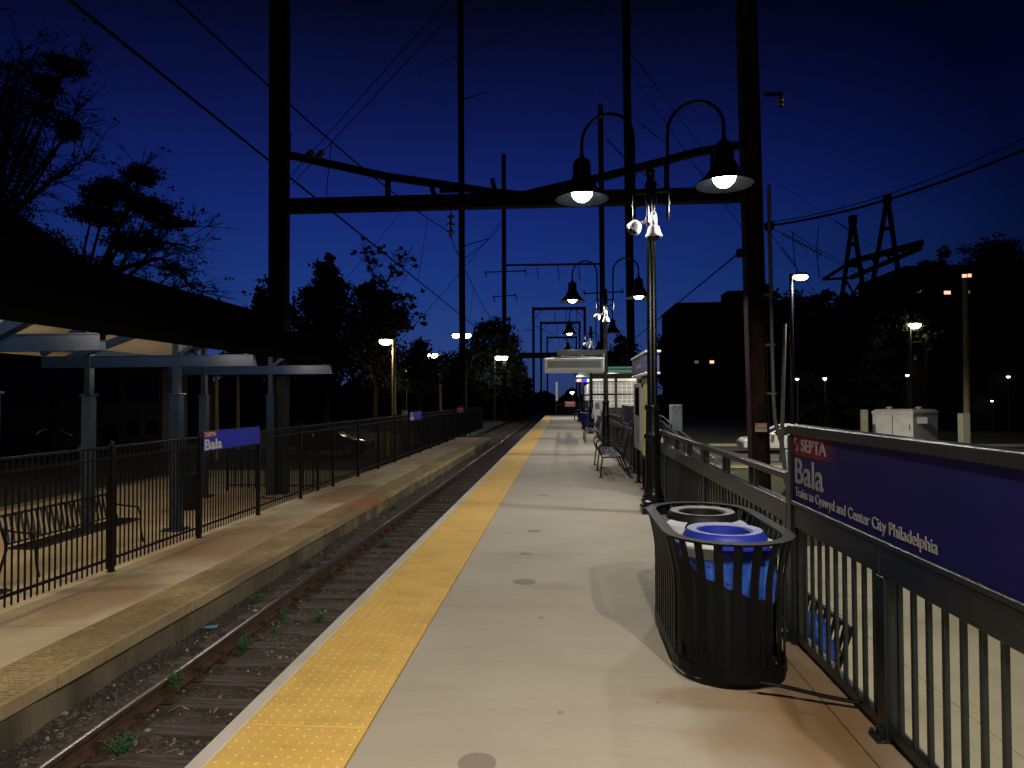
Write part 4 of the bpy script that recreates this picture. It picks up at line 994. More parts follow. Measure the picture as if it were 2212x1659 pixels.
for x, y in ((1600, 545), (1662, 487)):
    c = at(x, y, MY); MB().bbox((c.x - .10, MY - .1, c.z - .12), (c.x + .10, MY + .1, c.z + .08), .02).build('wire_bracket', M['mastrust'], tr)
c = at(1660, 212, MY); MB().beam((c.x - .1, MY, c.z + .1), (c.x + .35, MY, c.z + .1), .06, .08).build('side_arm', M['mastrust'], tr)
insulator((c.x + .30, MY, c.z + .05), 2, .10, None, parent=tr)
for x, y in ((1592, 248),): c = at(x, y, MY); MB().beam((c.x, MY, c.z), (c.x + .4, MY, c.z), .04, .05).build('side_arm', M['mastrust'], tr)
# portal beam with bowed top chord
t = empty('portal_beam', ((LMX + RMX)/2, MY, beamz), 'heavy riveted cross beam with bowed upper chord spanning from left mast to right mast', 'cross beam')
xl, xr = LMX + .22, RMX - .32
MB().bbox((xl, MY - .16, beamz - .19), (xr, MY + .16, beamz + .17), .015).build('lower_beam', M['mast'], t)
def chordz(px, py): return at(px, py, MY)
b = MB(); pl = [chordz(x, y) for x, y in ((630, 334), (838, 382), (950, 398), (1060, 415), (1130, 422), (1180, 410), (1300, 383), (1420, 352), (1500, 330), (1606, 312))]
pl[0].x = xl; pl[-1].x = xr + .02
for i in range(len(pl) - 1): b.beam(pl[i], pl[i+1], .20, .17)
b.build('upper_chord', M['mast'], t)
def strut(pts, w=.14):
    b = MB(); p = [at(x, y, MY) for x, y in pts]
    for i in range(len(p) - 1): b.beam(p[i], p[i+1], .12, w, (0, 1, 0))
    b.build('strut', M['mast'], t)
strut(((838, 385), (838, 430))); strut(((932, 398), (935, 415), (948, 432)), .12); strut(((1063, 386), (1069, 412)), .10); strut(((950, 412), (1040, 408)), .06)
strut(((1440, 350), (1440, 418))); strut(((1540, 330), (1540, 412)))
insulator(at(974, 462, MY), 3, .125, 'hanging three disc insulator holding the messenger wire under the cross beam', step=.20)
MB_ = MB().tube([at(974, 448, MY), at(974, 463, MY)], .015, 6); MB_.build('hook', M['mast'], t)

# farther masts
def far_mast(px_top, py_top, px, Y, w, label, zt=None, footing=True, m='mast'):
    c = at(px, 860, Y); tp = at(px_top, py_top, Y); t = empty('catenary_mast', (c.x, Y, ZG), label, 'catenary mast', 'tall steel masts along the line')
    b = MB(); hcol(b, c.x, Y, ZG, tp.z, w, w, .03, tp.x - c.x); b.build('column', M[m], t)
    return t, c.x, tp
t2, x2, tp = far_mast(994, -40, 1000, 49.0, .38, 'second left catenary mast with reddish lower column, beyond the small red sign', m='mastrust')
MB().bbox((x2 - .35, 48.6, ZG), (x2 + .35, 49.4, ZG + 1.2), .03).build('footing', M['concpost'], t2)
b = MB().tube([(x2 + .30, 48.8, ZG), (x2 + .30, 48.8, 4.4)], .03, 6); b.build('conduit', M['galv'], t2)
for y_ in (532, 215, 305):
    c = at(1000, y_, 49); MB().beam((c.x, 49, c.z), (c.x + (1.8 if y_ != 305 else .4), 49, c.z + .5), .05, .06).build('side_arm', M['mast'], t2) if y_ != 305 else None
t3, x3, tp = far_mast(1088, 332, 1090, 80, .45, 'third left catenary mast with two cross arms, its top clear of the trees')
for (xa, xb, yy) in ((1047, 1134, 588), (1065, 1113, 641)):
    a, c = at(xa, yy, 80), at(xb, yy - 3, 80); MB().beam(a, c, .10, .12).build('cross_arm', M['mast'], t3)
    for q in (a, c): insulator(tuple(q + Vector((0, 0, .2))), 4, .16, None, parent=t3, d=(.3 if q is a else .25, 0, -1), step=.22)
a, c = at(1090, 573, 80), at(1297, 570, 80); MB().beam(a, c, .18, .22).build('portal_arm', M['mast'], t3)
c2 = at(1298, 870, 80); MB().beam(c, (c.x, 80, ZG), .20, .20, (0, 1, 0)).build('portal_leg', M['mast'], t3)
for xx in (1160, 1205, 1250): q = at(xx, 573, 80); MB().tube([q, q + Vector((.15, 0, -1.9))], .05, 5).build('dropper', M['mast'], t3)
t4, x4, tp = far_mast(1351, -40, 1365, 49.0, .50, 'second right catenary mast passing between the lamp arches')
for (xa, ya, xb, yb) in ((1353, 78, 1365, 40),): MB().beam(at(xa, ya, 49), at(xb, yb, 49), .08, .12).build('side_arm', M['mast'], t4)
t5, x5, tp = far_mast(1297, 226, 1304, 80, .55, 'third right catenary mast with a short cross arm')
a, c = at(1262, 634, 80), at(1345, 630, 80); MB().beam(a, c, .12, .14).build('cross_arm', M['mast'], t5)
for q in (a, c): insulator(tuple(q + Vector((0, 0, .4))), 3, .2, None, parent=t5, step=.2)
for i, (xa, xb, yt, Y, lb) in enumerate(((1152, 1263, 667, 115, 'nearest of the nested portal frames far down the track'), (1168.5, 1252, 697.5, 142, 'middle portal frame far down the track'), (1182, 1245, 729, 176, 'smallest portal frame far down the track'))):
    t = empty('portal_frame', (at((xa+xb)/2, 860, Y).x, Y, ZG), lb, 'portal frame', 'portal frames down the track')
    A, B = at(xa, yt, Y), at(xb, yt, Y)
    for q in (A, B): MB().box((q.x - .2, Y - .2, ZG), (q.x + .2, Y + .2, q.z + .3)).build('post', M['mast'], t)
    MB().box((A.x + .2, Y - .2, A.z - .25), (B.x - .2, Y + .2, A.z + .2)).build('cross_beam', M['mast'], t)
    b = MB()
    for q, s in ((A, 1), (B, -1)): b.beam((q.x + s*.2, Y, q.z - 1.6), (q.x + s*1.5, Y, q.z - .2), .1, .1, (0, 1, 0))
    for f in (.42, .64, .85): x = A.x + f * (B.x - A.x); b.box((x - .05, Y - .05, A.z - 2.2), (x + .05, Y + .05, A.z - .25))
    b.build('brace', M['mast'], t)
    if i == 0:
        q = at(1133, 713, Y); MB().beam((q.x, Y, q.z), (A.x - .2, Y, q.z), .1, .12).build('cross_arm', M['mast'], t)
# footbridge-like dark girder across the line at the end of the platform
A, B = at(1120, 768, 88), at(1325, 768, 88); t = empty('signal_girder', ((A.x+B.x)/2, 88, ZG), 'dark girder crossing the line just behind the display board', 'girder')
MB().bbox((A.x, 87.7, A.z - .35), (B.x, 88.3, A.z + .35), .03).build('girder', M['mast'], t)
for x in (A.x + .3, B.x - .3): MB().box((x - .2, 87.8, ZG), (x + .2, 88.2, A.z - .35)).build('post', M['mast'], t)

# ------------------------------------------------------------------ wires
def wire(pts, r, label, cat='wire', name='overhead_wire'):
    return tag(MB().tube(pts, r, 5).build(name, M['wire'], smooth=True), label, cat)
cxw = -3.33
zc = H + 3.33 * (860 - 345) / (1217 - 585)
wire([(cxw, y, zc) for y in (-8, 0, 10, 18, 49, 80, 150)], .014, 'lower contact wire running from top left straight down the track')
def mess(y):
    for a, c in ((-13.6, 17.8), (17.8, 49), (49, 80), (80, 115)):
        if y <= c: f = (y - a) / (c - a); return 6.03 - (1.02 if a < 17 else .75) * 4 * f * (1 - f)
    return 5.9
wire([(cxw + (.3 if abs(y - 17.8) < .1 else .3 * max(0, 1 - abs(y - 17.8) / 12)), y, mess(y)) for y in [-8 + i * 1.4 for i in range(18)] + [17.8] + [19.5 + i * 2.5 for i in range(38)]], .012, 'upper messenger wire sagging from the insulator under the cross beam')
for i, y in enumerate((3.0, 9.3, 15.4, 24, 31, 38)):
    wire([(cxw + .3 * max(0, 1 - abs(y - 17.8) / 12), y, mess(y)), (cxw, y, zc)], .006, ['dropper wire nearest the camera overhead', 'thin dropper wire just right of the thick left mast', 'thin dropper wire left of the hanging insulator', 'first dropper wire beyond the cross beam', 'second dropper wire beyond the cross beam', 'third dropper wire beyond the cross beam'][i], 'dropper')
    for z in (mess(y), zc): pass
def pw(p, q, r, label, sag=0, n=12):
    p = Vector(p); q = Vector(q); pts = []
    for i in range(n + 1): f = i / n; v = p.lerp(q, f); v.z -= sag * 4 * f * (1 - f); pts.append(v)
    return wire(pts, r, label)
g1a, g1b = at(629, 378, MY - .1), at(985, -20, 12); g2a, g2b = at(631, 398, MY - .15), at(1060, -60, 12.5)
pw(g1a, g1b, .011, 'upper one of two guy wires climbing right from the thick left mast'); pw(g2a, g2b, .011, 'lower one of two guy wires climbing right from the thick left mast')
for p, q, f in ((g1a, g1b, .14), (g2a, g2b, .17)):
    c = p.lerp(q, f); insulator(tuple(c), 2, .09, 'strain insulator in the %s guy wire beside the left mast' % ('upper' if f < .15 else 'lower'), 'strain insulators', d=tuple((q - p).normalized()), step=.16)
pw(at(1664, 487, MY), at(2300, 285, 13), .030, 'thick black cable leaving the right mast toward the upper right', .25)
pw(at(1664, 480, MY), at(2300, 255, 13), .012, 'thin wire just above the thick cable at upper right', .3)
pw(at(1598, 545, MY), at(1330, 765, 60), .022, 'guy wire slanting down left from the right mast', .0)
for i, (xa, ya, xb, yb, Y0, Y1, r, lb) in enumerate((
    (1640, 40, 1640, 40, 0, 0, 0, None),
    (900, 560, 760, 760, 49, 60, .02, 'faint wire slanting down left above the bushy far tree'),
    (1090, 470, 860, 740, 80, 70, .03, 'faint wire from the third left mast down to the left trees'),
    (1089, 480, 1000, 560, 80, 49, .03, 'faint wire between the second and third left masts'),
    (880, 440, 640, 720, 49, 60, .02, 'faint wire slanting down behind the spiky evergreen'),
    (1310, 300, 1450, 420, 80, 60, .04, 'dark feeder wire right of the third right mast'),
    (1355, 140, 1610, 500, 49, 40, .02, 'faint feeder wire dropping to the right hand mast'),
    (1700, 495, 1900, 600, 40, 60, .02, 'faint wire running down to the transmission tower'),
    (1150, 700, 1230, 735, 120, 170, .06, 'faint wire across the smallest portal frames'))):
    if lb: pw(at(xa, ya, Y0), at(xb, yb, Y1), r, lb, .3)
# long insulator strings in the sky
for i, (xa, ya, xb, yb, Y, r, lb) in enumerate((
    (1032, 103, 1090, 78, 40, .12, 'dark insulator string high in the sky right of the second mast'),
    (1375, 130, 1420, 190, 45, .12, 'dark insulator string in the sky between the lamp arches'),
    (1385, 268, 1428, 302, 45, .10, 'short dark insulator string left of the right lamp arch'),
    (1320, 308, 1345, 340, 60, .11, 'short dark insulator string inside the left lamp arch'),
    (1690, 505, 1780, 553, 45, .15, 'thick insulator string above the right parking lamp'),
    (1688, 535, 1722, 580, 45, .14, 'second insulator string pointing at the right parking lamp'),
    (1805, 478, 1860, 515, 60, .14, 'insulator string crossing the left transmission tower leg'),
    (1060, 690, 1064, 715, 80, .1, None))):
    if lb:
        p, q = at(xa, ya, Y), at(xb, yb, Y); pw(p - (q - p) * 2.2, p, .018, 'faint wire leading up to the ' + lb.replace('in the sky', 'aloft')[:70]); pw(q, q + (q - p) * 2.2, .018, 'faint wire running on from the ' + lb.replace('in the sky', 'aloft')[:70]); ln = (q - p).length; insulator(tuple(p), max(3, int(ln / .22)), r, lb, 'insulator strings in the sky', d=tuple((q - p).normalized()), step=.22)

# ------------------------------------------------------------------ transmission tower at right
TY = 62; t = empty('transmission_tower', (at(1880, 700, TY).x, TY, ZG), 'dark transmission tower with two A shaped legs and a slanting crossarm above the right trees', 'transmission tower')
def tb(pts, w, nm='leg', dy=0):
    b = MB(); p = [at(x, y, TY + dy) for x, y in pts]
    for i in range(len(p) - 1): b.beam(p[i], p[i+1], w, w, (0, 1, 0))
    b.build(nm, M['mast'], t)
for (tx, ty, ax, bx, by) in ((1842, 470, 1826, 1868, 700), (1917, 425, 1893, 1947, 700)):
    for ex in (ax - (8 if ax < 1830 else 12), bx):
        f = at(tx, ty, TY); g = at(ex + (ex - tx) * .3, by, TY); b = MB(); b.beam(f, (g.x, TY, g.z), .30, .30, (0, 1, 0)); b.beam((g.x, TY, g.z), (g.x + (g.x - f.x) * .4, TY, ZG), .32, .32, (0, 1, 0)); b.build('leg', M['mast'], t)
    tb(((tx, ty - 4), (tx, ty + 14)), .55, 'peak')
    d = (by - ty)
    for f in (.25, .45): tb(((tx + (ax - tx) * f * 1.15, ty + d * f), (tx + (bx - tx) * f * 1.0, ty + d * f)), .3, 'brace')
    tb(((tx - 18, 600), (tx + 28, 680)), .14, 'brace'); tb(((tx + 22, 600), (tx - 26, 680)), .14, 'brace')
b = MB(); P1, P2, P3 = at(1778, 604, TY), at(1840, 565, TY + 3), at(1992, 525, TY - 6)
P4, P5 = at(1838, 600, TY), at(1990, 535, TY - 4)
b.beam(P1, P2, .2, .25); b.beam(P2, P3, .3, .5); b.beam(P1, P4, .2, .2); b.beam(P4, P5, .3, .35)
for f in (.1, .3, .5, .7, .9): b.beam(P2.lerp(P3, f), P4.lerp(P5, min(1, f + .1)), .15, .15)
b.build('crossarm', M['mast'], t)
wire([at(x, y, 60) for x, y in ((1712, 500), (1716, 560), (1724, 600))], .04, 'curved jumper wire left of the right parking lamp'); wire([at(x, y, 60) for x, y in ((1768, 490), (1764, 540), (1770, 600))], .04, 'curved jumper wire above the crossarm tip')

# ================================================================== LEFT CANOPY
EX, RX, KX = -5.92, -8.45, -11.0
ez, rzz = 2.50, 3.90
cy1, cy0 = 18.3, -3.0
t = empty('platform_canopy', (-8.5, 8, ZL), 'blue steel canopy with a dark shingled gable roof over the old low platform', 'canopy')
sl = (rzz - ez) / (EX - RX) * -1
def roofz(x): return rzz - abs(x - RX) * (rzz - ez) / (EX - RX)
o = MB().prism([(EX, ez), (EX, ez + .07), (RX, rzz + .14), (KX, ez + .07), (KX, ez), (RX, rzz)], 'y', cy0, cy1).build('roof', M['roof'], t); fix_normals(o)
o = MB().prism([(EX - .12, ez + .035), (RX, rzz - .03), (KX + .12, ez + .035), (KX + .12, ez + .015), (RX, rzz - .05), (EX - .12, ez + .015)], 'y', cy0 + .1, cy1 - .1).build('soffit', M['soffit'], t); fix_normals(o)
MB().box((EX - .01, cy0, ez - .05), (EX + .02, cy1 + .01, ez + .09)).build('fascia', M['roof'], t); MB().box((KX - .02, cy0, ez - .05), (KX + .01, cy1 + .01, ez + .09)).build('fascia', M['roof'], t)
for yb in (-.35, 4.15, 8.65, 13.15, 17.6):
    z = 2.37
    b = MB(); b.box((-10.6, yb - .06, z - .10), (-6.14, yb + .06, z + .10)); b.box((-10.6, yb - .10, z + .10), (-6.12, yb + .10, z + .115)); b.box((-10.6, yb - .10, z - .115), (-6.12, yb + .10, z - .10)); b.build('tie_beam', M['blue'], t)
    for s in (1, -1):
        xs = RX + s * (RX - KX) * .0
        b = MB(); b.beam((RX, yb, rzz - .16), (EX - .35 if s > 0 else KX + .35, yb, ez + .06), .10, .16, (0, 0, 1)); b.build('rafter', M['blue'], t)
        b = MB(); b.beam((-7.76 if s > 0 else -9.62, yb, z - .55 if False else z + .08), (-7.0 if s > 0 else -10.0, yb, roofz(-7.0) - .12), .08, .10, (0, 1, 0)); b.build('brace', M['blue'], t)
    for xc in (-7.76, -9.62):
        b = MB(); b.bbox((xc - .10, yb - .09, ZL + .02), (xc + .10, yb + .09, 1.7), .006); b.bbox((xc - .065, yb - .07, 1.7), (xc + .065, yb + .07, roofz(xc) - .1), .006); b.bbox((xc - .13, yb - .12, 1.685), (xc + .13, yb + .12, 1.715), .004); b.build('column', M['blueshaded'], t)
        b = MB(); b.bbox((xc - .20, yb - .20, ZL), (xc + .20, yb + .20, ZL + .03), .005)
        for dx in (-.15, .15):
            for dy in (-.15, .15): b.lathe((xc + dx, yb + dy, ZL + .03), [(.02, 0), (.02, .03)], 6)
        b.build('base_plate', M['blueshaded'], t)
for xp in (EX - .5, RX + 1.3, RX - 1.3, KX + .5):
    zz = roofz(xp) - .09; MB().box((xp - .03, cy0 + .15, zz - .07), (xp + .03, cy1 - .15, zz + .05)).build('purlin', M['blue'], t)
for yb in (1.9, 6.4, 10.9, 15.4):
    f = MB().bbox((-7.2, yb - .6, roofz(-7.1) - .20), (-7.05, yb + .6, roofz(-7.1) - .13), .01).build('light_fixture', M['whitemetal'], t)
    light(t, (-7.5, yb, roofz(-7.5) - .50), 60, (1, .93, .84), 'POINT', rad=.35)

MB().beam(at(150, 775, 13.05), at(300, 719, 13.05), .12, .17, (0, 1, 0)).build('brace', M['blue'], t)
MB().beam(at(-140, 790, 8.55), at(60, 690, 8.55), .12, .17, (0, 1, 0)).build('brace', M['blue'], t)
# rubbish bin and round post on the low platform
t = empty('slatted_bin', (-8.9, 15.6, ZL), 'small dark round bin on the low platform right of the middle canopy column', 'bin')
MB().lathe((-8.9, 15.6, ZL), [(.20, .02), (.23, .3), (.26, .75)], 18).build('body', M['bench'], t, True); MB().lathe((-8.9, 15.6, ZL + .75), [(.28, 0), (.28, .03), (.2, .08), (.05, .12)], 18).build('lid', M['bench'], t, True)

# ================================================================== STREET AND PARKING LAMPS
def head_lamp(px, py, Y, ppx, label, bulb='bulbwarm', power=600, col=(1, .80, .50), w=26, h=13, double=None, polem='galv', gz=ZG, r=.09, pos=None):
    c = at(px, py, Y) if pos is None else Vector(pos); pb = at(ppx, 860, Y) if pos is None else Vector((pos[0] - .8, pos[1], 0)); Y = c.y; t = empty('street_lamp', (pb.x, Y, gz), label, 'street lamp', 'lit lamps around the station')
    k = Y * SC / F; W_, H_ = w * k / 1.8, h * k / 1.7
    b = MB(); b.tube([(pb.x, Y, gz), (pb.x, Y, c.z + .15)], [r * 1.1, r * .8], 10); b.build('pole', M[polem], t, True)
    for q in [c] + ([at(double, py, Y)] if double else []):
        MB().tube([(pb.x, Y, c.z + .12), (q.x, Y, c.z + .16)], .04, 6).build('arm', M['lampblack'], t)
        hd = MB().bbox((q.x - W_ * .8, Y - .15, q.z + H_ * .5), (q.x + W_ * .8, Y + .25, q.z + H_ * .5 + .12), .03).build('lamp_head', M['lampblack'], t)
        b = MB(); vs = []; b.lathe((0, 0, 0), [(.02, -H_), (W_ * .6, -H_ * .8), (W_ * .92, -H_ * .3), (W_, 0), (W_ * .92, H_ * .5)], 16, sy=.7); b.v = [(p[0] + q.x, p[1] + Y, p[2] + q.z) for p in b.v]
        b.build('lens', M[bulb], hd, True)
        if power: light(t, (q.x, Y - .1, q.z - H_ - .12), power, col, 'SPOT', 160, .4, .2)
    return t
head_lamp(833, 738, 50, 851, 'warm lamp on a rusty wooden pole, leftmost of the lit lamps over the left lot', power=700, polem='pole', r=.16)
head_lamp(935, 768, 68, 952, 'warm lamp second from left over the left lot', power=120, polem='pole', r=.12, w=20, h=10)
head_lamp(985, 725, 55, 998, 'double lamp astride the second left catenary mast', 'bulb', 60, (1, .9, .7), 15, 9, 1009, r=.08)
head_lamp(1077, 773, 80, 1069, 'pair of small white lamps on a thin white pole near the tracks', 'bulb', 50, (1, .95, .85), 12, 9, 1090, r=.05)
head_lamp(877, 793, 72, 878, 'small bright globe lamp shining through leaves', 'bulb', 40, (1, 1, .7), 10, 9, r=.06)
head_lamp(1730, 599, 30, 1712, 'tall parking lamp beside the right catenary mast', 'bulbwarm', 4500, (1, .88, .70), 26, 11, polem='lampblack')
head_lamp(1976, 703, 55, 1968, 'tall parking lamp above the white utility cabinet', 'bulbwarm', 22, (1, .84, .6), 22, 11)
for i, (px, py, m, lb) in enumerate(((1722, 819, 'bulbcool', 'tiny greenish white lamp right of the conduit'), (1782, 818, 'bulb', 'tiny white lamp below the tall right parking lamp'), (1960, 811, 'bulbcool', 'tiny green tinted lamp below the far camera'), (2178, 814, 'bulbcool', 'tiny green tinted lamp at the right edge'), (2143, 866, 'bulb', 'faint small lamp low at the far right'), (1236, 848, 'bulb', 'tiny distant lamp seen over the end railing'))):
    head_lamp(px, py, 56 if px > 1500 else 105, px + 1, lb, m, 0, w=(6.5 if i != 4 else 3.5), h=(4.5 if i != 4 else 2), r=.05)
# unseen part of the car park to the left still has its own lamps
head_lamp(-420, 560, 24, -425, 'lamp of the left car park just outside the view', 'bulbwarm', 1500, (1, .80, .42), 60, 20, pos=(-16.5, 6.5, 5.6))
head_lamp(-420, 560, 24, -425, 'second lamp of the left car park, beyond the canopy', 'bulbwarm', 500, (1, .80, .42), 60, 20, pos=(-19.5, 21.5, 5.6)) if False else None
# camera on the far lamp pole
c = at(1977, 774, 54.6); dome_camera((c.x, c.y, c.z), 0, 'far white dome camera on the pole above the white cabinet')

# utility poles
def upole(px, y0, y1, Y, r, label, lean=0, m='pole', gz=ZG):
    a = at(px, y1, Y); tp = at(px + lean, y0, Y); return tag(MB().tube([(a.x - (tp.x - a.x) * .1, Y, gz), (tp.x, Y, tp.z)], [r * 1.15, r * .85], 10).build('utility_pole', M[m], smooth=True), label, 'utility pole')
upole(2090, 600, 960, 40, .15, 'wooden utility pole tinted lamp yellow at far right', -5)
upole(1688, 700, 940, 30, .08, 'grey leaning pole behind the right catenary mast', 8, 'galv')
upole(467, 790, 1040, 30, .10, 'wooden pole tinted lamp yellow behind the canopy columns', 0, 'pole')
upole(513, 800, 1040, 36, .10, 'brown wooden pole right of the yellow tinted one behind the canopy', 0, 'pole')

# ================================================================== TREES
def leaves(b, c, r, n, size, flat=1.0):
    """leaf sized faces clumped inside an ellipsoid with ragged edge"""
    c = Vector(c); cl = []
    for i in range(max(4, n // 26)):
        while True:
            v = Vector((rnd.uniform(-1, 1), rnd.uniform(-1, 1), rnd.uniform(-1, 1)))
            if v.length < 1: break
        v = v * (.55 + .45 * rnd.random()) if rnd.random() < .5 else v.normalized() * rnd.uniform(.7, 1.08)
        cl.append((v, rnd.uniform(.10, .30)))
    for i in range(n):
        v, s_ = rnd.choice(cl); p = v + Vector((rnd.gauss(0, s_), rnd.gauss(0, s_), rnd.gauss(0, s_ * .7)))
        p = c + Vector((p.x * r[0], p.y * r[1], p.z * r[2]))
        d = Vector((rnd.uniform(-1, 1), rnd.uniform(-1, 1), rnd.uniform(-1, .5))).normalized(); w = d.orthogonal().normalized(); l = size * rnd.uniform(.6, 1.4)
        b.add([p - d*l*.5, p + w*l*.32, p + d*l*.5, p - w*l*.32], [(0,1,2,3)])
def branch(b, pts, r0, r1, jit=.0, n=5):
    P = []; m = len(pts) - 1
    for i in range(m):
        for k in range(3):
            f = k / 3; p = pts[i].lerp(pts[i+1], f)
            if i + k: p = p + Vector((rnd.uniform(-jit, jit), rnd.uniform(-jit, jit), rnd.uniform(-jit, jit)))
            P.append(p)
    P.append(pts[-1]); rs = [r0 + (r1 - r0) * i / (len(P) - 1) for i in range(len(P))]; b.tube(P, rs, n); return P
def tree(label, Y, trunk, lobes, leafm='leaf', lsize=.3, dens=1.0, limbs=(), tr=.25, twigs=0, group='trees around the station', cat='tree', name='tree', twl=1.0, dth=1.0):
    """trunk: (px, py top); lobes (px, py, rx, ry) on the print, taken back to true size at distance Y"""
    k = Y * SC / F; base = at(trunk[0], 860, Y); t = empty(name, (base.x, Y, ZG), label, cat, group)
    b = MB(); top = at(trunk[1], trunk[2], Y); branch(b, [Vector((base.x, Y, ZG)), Vector((base.x, Y, ZG)).lerp(top, .5), top], tr, tr * .35, tr * .3, 8)
    b2 = MB(); tips = []
    for lb in lobes:
        c = at(lb[0], lb[1], Y); c.y += rnd.uniform(-.4, .4) * lb[2] * k; st = Vector((base.x, Y, ZG)).lerp(top, rnd.uniform(.55, .95))
        P = branch(b, [st, st.lerp(c, .5) + Vector((0, 0, -.05 * abs(c.x - st.x))), c], tr * .35, tr * .1, tr * .2, 5)
        leaves(b2, c, (lb[2]*k, lb[2]*k*dth, lb[3]*k), int(lb[2] * lb[3] * .55 * dens * (lb[4] if len(lb) > 4 else 1)), lsize)
        for q in range(int(5 + twigs)):
            v = Vector((rnd.uniform(-1, 1) * lb[2]*k, rnd.uniform(-.7, .7) * lb[2]*k, rnd.uniform(-.6, 1) * lb[3]*k)); branch(b, [c, c + v * .6, c + v * rnd.uniform(.9, 1.15) * twl], tr * .07, tr * .02, tr * .12, 3)
    for li in limbs:
        pts = [at(x, y, Y + dy) for x, y, dy in li]; P = branch(b, pts, tr * .5, tr * .06, tr * .3, 6)
        for q in range(int(len(P) * 5.0)):
            p = rnd.choice(P[len(P)//4:]); d = (pts[-1] - pts[0]).normalized(); v = (d * rnd.uniform(.2, 1) + Vector((rnd.uniform(-.8, .8), rnd.uniform(-.8, .8), rnd.uniform(-.7, .7)))).normalized(); l = rnd.uniform(.5, 1.8) * tr * 4 * twl
            m_ = p + v*l*.5 + Vector((0, 0, rnd.uniform(-.1, .1))*1); e = p + v * l
            branch(b, [p, m_, e], tr * .08, tr * .018, tr * .06, 3)
            for w_ in range(5):
                v2 = (v + Vector((rnd.uniform(-1, 1), rnd.uniform(-1, 1), rnd.uniform(-1, 1))) * .8).normalized(); b.tube([m_, m_ + v2 * l * rnd.uniform(.2, .5)], [tr * .03, tr * .01], 3, False)
            if rnd.random() < .35: leaves(b2, e, (.3, .3, .22), 16, lsize)
    b.build('trunk', M['bark'], t); b2.build('crown', M[leafm], t)
    return t
tree('tall half bare tree at the upper left edge, its branches reaching over the canopy', 24, (-110, -100, 560), [(150, 150, 48, 14, 2.2), (110, 190, 30, 24, 1.6), (150, 285, 22, 26, 2.4), (60, 200, 60, 50, .35), (20, 330, 90, 90, .45), (-40, 470, 80, 90, 1), (90, 245, 50, 30, .5), (30, 150, 40, 30, .25), (-10, 240, 60, 60, .5)],
     'leafred', .10, 2.6, [[(-100, 600, 0), (-20, 480, 0), (40, 330, 1), (85, 210, 0), (150, 155, -1)], [(-100, 620, 0), (-10, 470, -1), (70, 390, 0), (130, 300, 1), (165, 240, 1)], [(-60, 560, 1), (40, 450, 0), (120, 385, -1), (185, 345, 0)], [(-20, 480, 1), (15, 320, 0), (25, 210, 0), (50, 110, 1)]], .30, 6)
tree('wide spreading half bare tree standing behind the canopy roof', 30, (110, 160, 640), [(298, 375, 36, 22, 1.6), (255, 420, 52, 26, 1.3), (335, 455, 46, 24, 1.4), (200, 425, 28, 22, 1), (370, 480, 46, 13, 1), (290, 520, 60, 22, .8), (90, 530, 70, 30, 1.2), (30, 490, 50, 24, 1), (150, 575, 80, 32, 1.1), (40, 590, 70, 40, 1.4), (230, 470, 55, 22, 1.1), (380, 585, 26, 16, .6)],
     'leafred', .13, 3.6, [[(150, 720, 0), (185, 630, 0), (250, 545, 0), (340, 492, 1), (445, 490, 1)], [(160, 680, 0), (110, 570, 0), (70, 520, -1), (0, 465, 0)], [(225, 575, 0), (262, 480, 0), (285, 425, 1), (305, 365, 1)], [(190, 620, 0), (280, 575, -1), (350, 555, 0), (400, 600, 0), (432, 640, 0)], [(170, 640, 1), (270, 600, 0), (340, 625, 0), (390, 622, 0)], [(250, 540, 1), (330, 520, 1), (420, 540, 1)]], .30, 4)
tree('broad dark tree behind the thick left mast', 58, (590, 590, 760), [(578, 640, 26, 36), (548, 690, 42, 44), (600, 690, 44, 50), (560, 760, 60, 56), (610, 780, 60, 60), (520, 800, 60, 44)], lsize=.38, dens=1.5, tr=.4)
tree('tall spiky evergreen with its top left of the second mast', 60, (705, 712, 570), [(712, 566, 12, 20, 3), (704, 592, 26, 24, 2), (718, 615, 34, 26, 1.6), (690, 640, 40, 32, 1.6), (715, 665, 54, 36, 1.5), (690, 710, 56, 44, 1.5), (710, 770, 70, 56, 1.4)], lsize=.35, dens=1.4, tr=.35, name='evergreen_tree')
tree('bushy tree with bare top twigs right of the spiky evergreen', 56, (812, 812, 640), [(800, 635, 36, 34, 1), (835, 665, 42, 40, 1), (790, 700, 46, 50, 1.3), (845, 705, 36, 36, 1), (810, 770, 60, 56, 1.3), (862, 690, 22, 30, .7)], 'leafred', .34, 1.3, [[(812, 700, 0), (810, 620, 0), (798, 570, 0), (790, 545, 0)], [(815, 690, 0), (835, 610, 0), (855, 570, 0), (880, 560, 0)], [(830, 660, 0), (870, 640, 0), (885, 690, 0)]], .25)
tree('small round tree between the two left parking lamps', 66, (905, 905, 780), [(908, 752, 26, 26), (895, 790, 40, 32), (925, 800, 40, 34)], lsize=.38, dens=1.7, tr=.3)
tree('low dark tree around the small globe lamp', 74, (870, 870, 800), [(855, 800, 34, 30), (885, 825, 50, 30), (830, 830, 50, 30)], lsize=.4, dens=1.5, tr=.3)
tree('rounded tree behind the third left mast', 86, (1065, 1065, 760), [(1040, 722, 26, 24), (1075, 712, 34, 24), (1095, 745, 26, 32), (1055, 765, 52, 40), (1095, 800, 36, 40), (1010, 790, 32, 30), (1125, 830, 24, 34), (1060, 830, 60, 40)], lsize=.45, dens=2.0, tr=.35)
tree('low tree between the second mast and the rounded tree', 88, (965, 965, 800), [(960, 790, 40, 26), (1000, 800, 30, 30), (930, 830, 60, 34)], lsize=.45, dens=1.8, tr=.3)
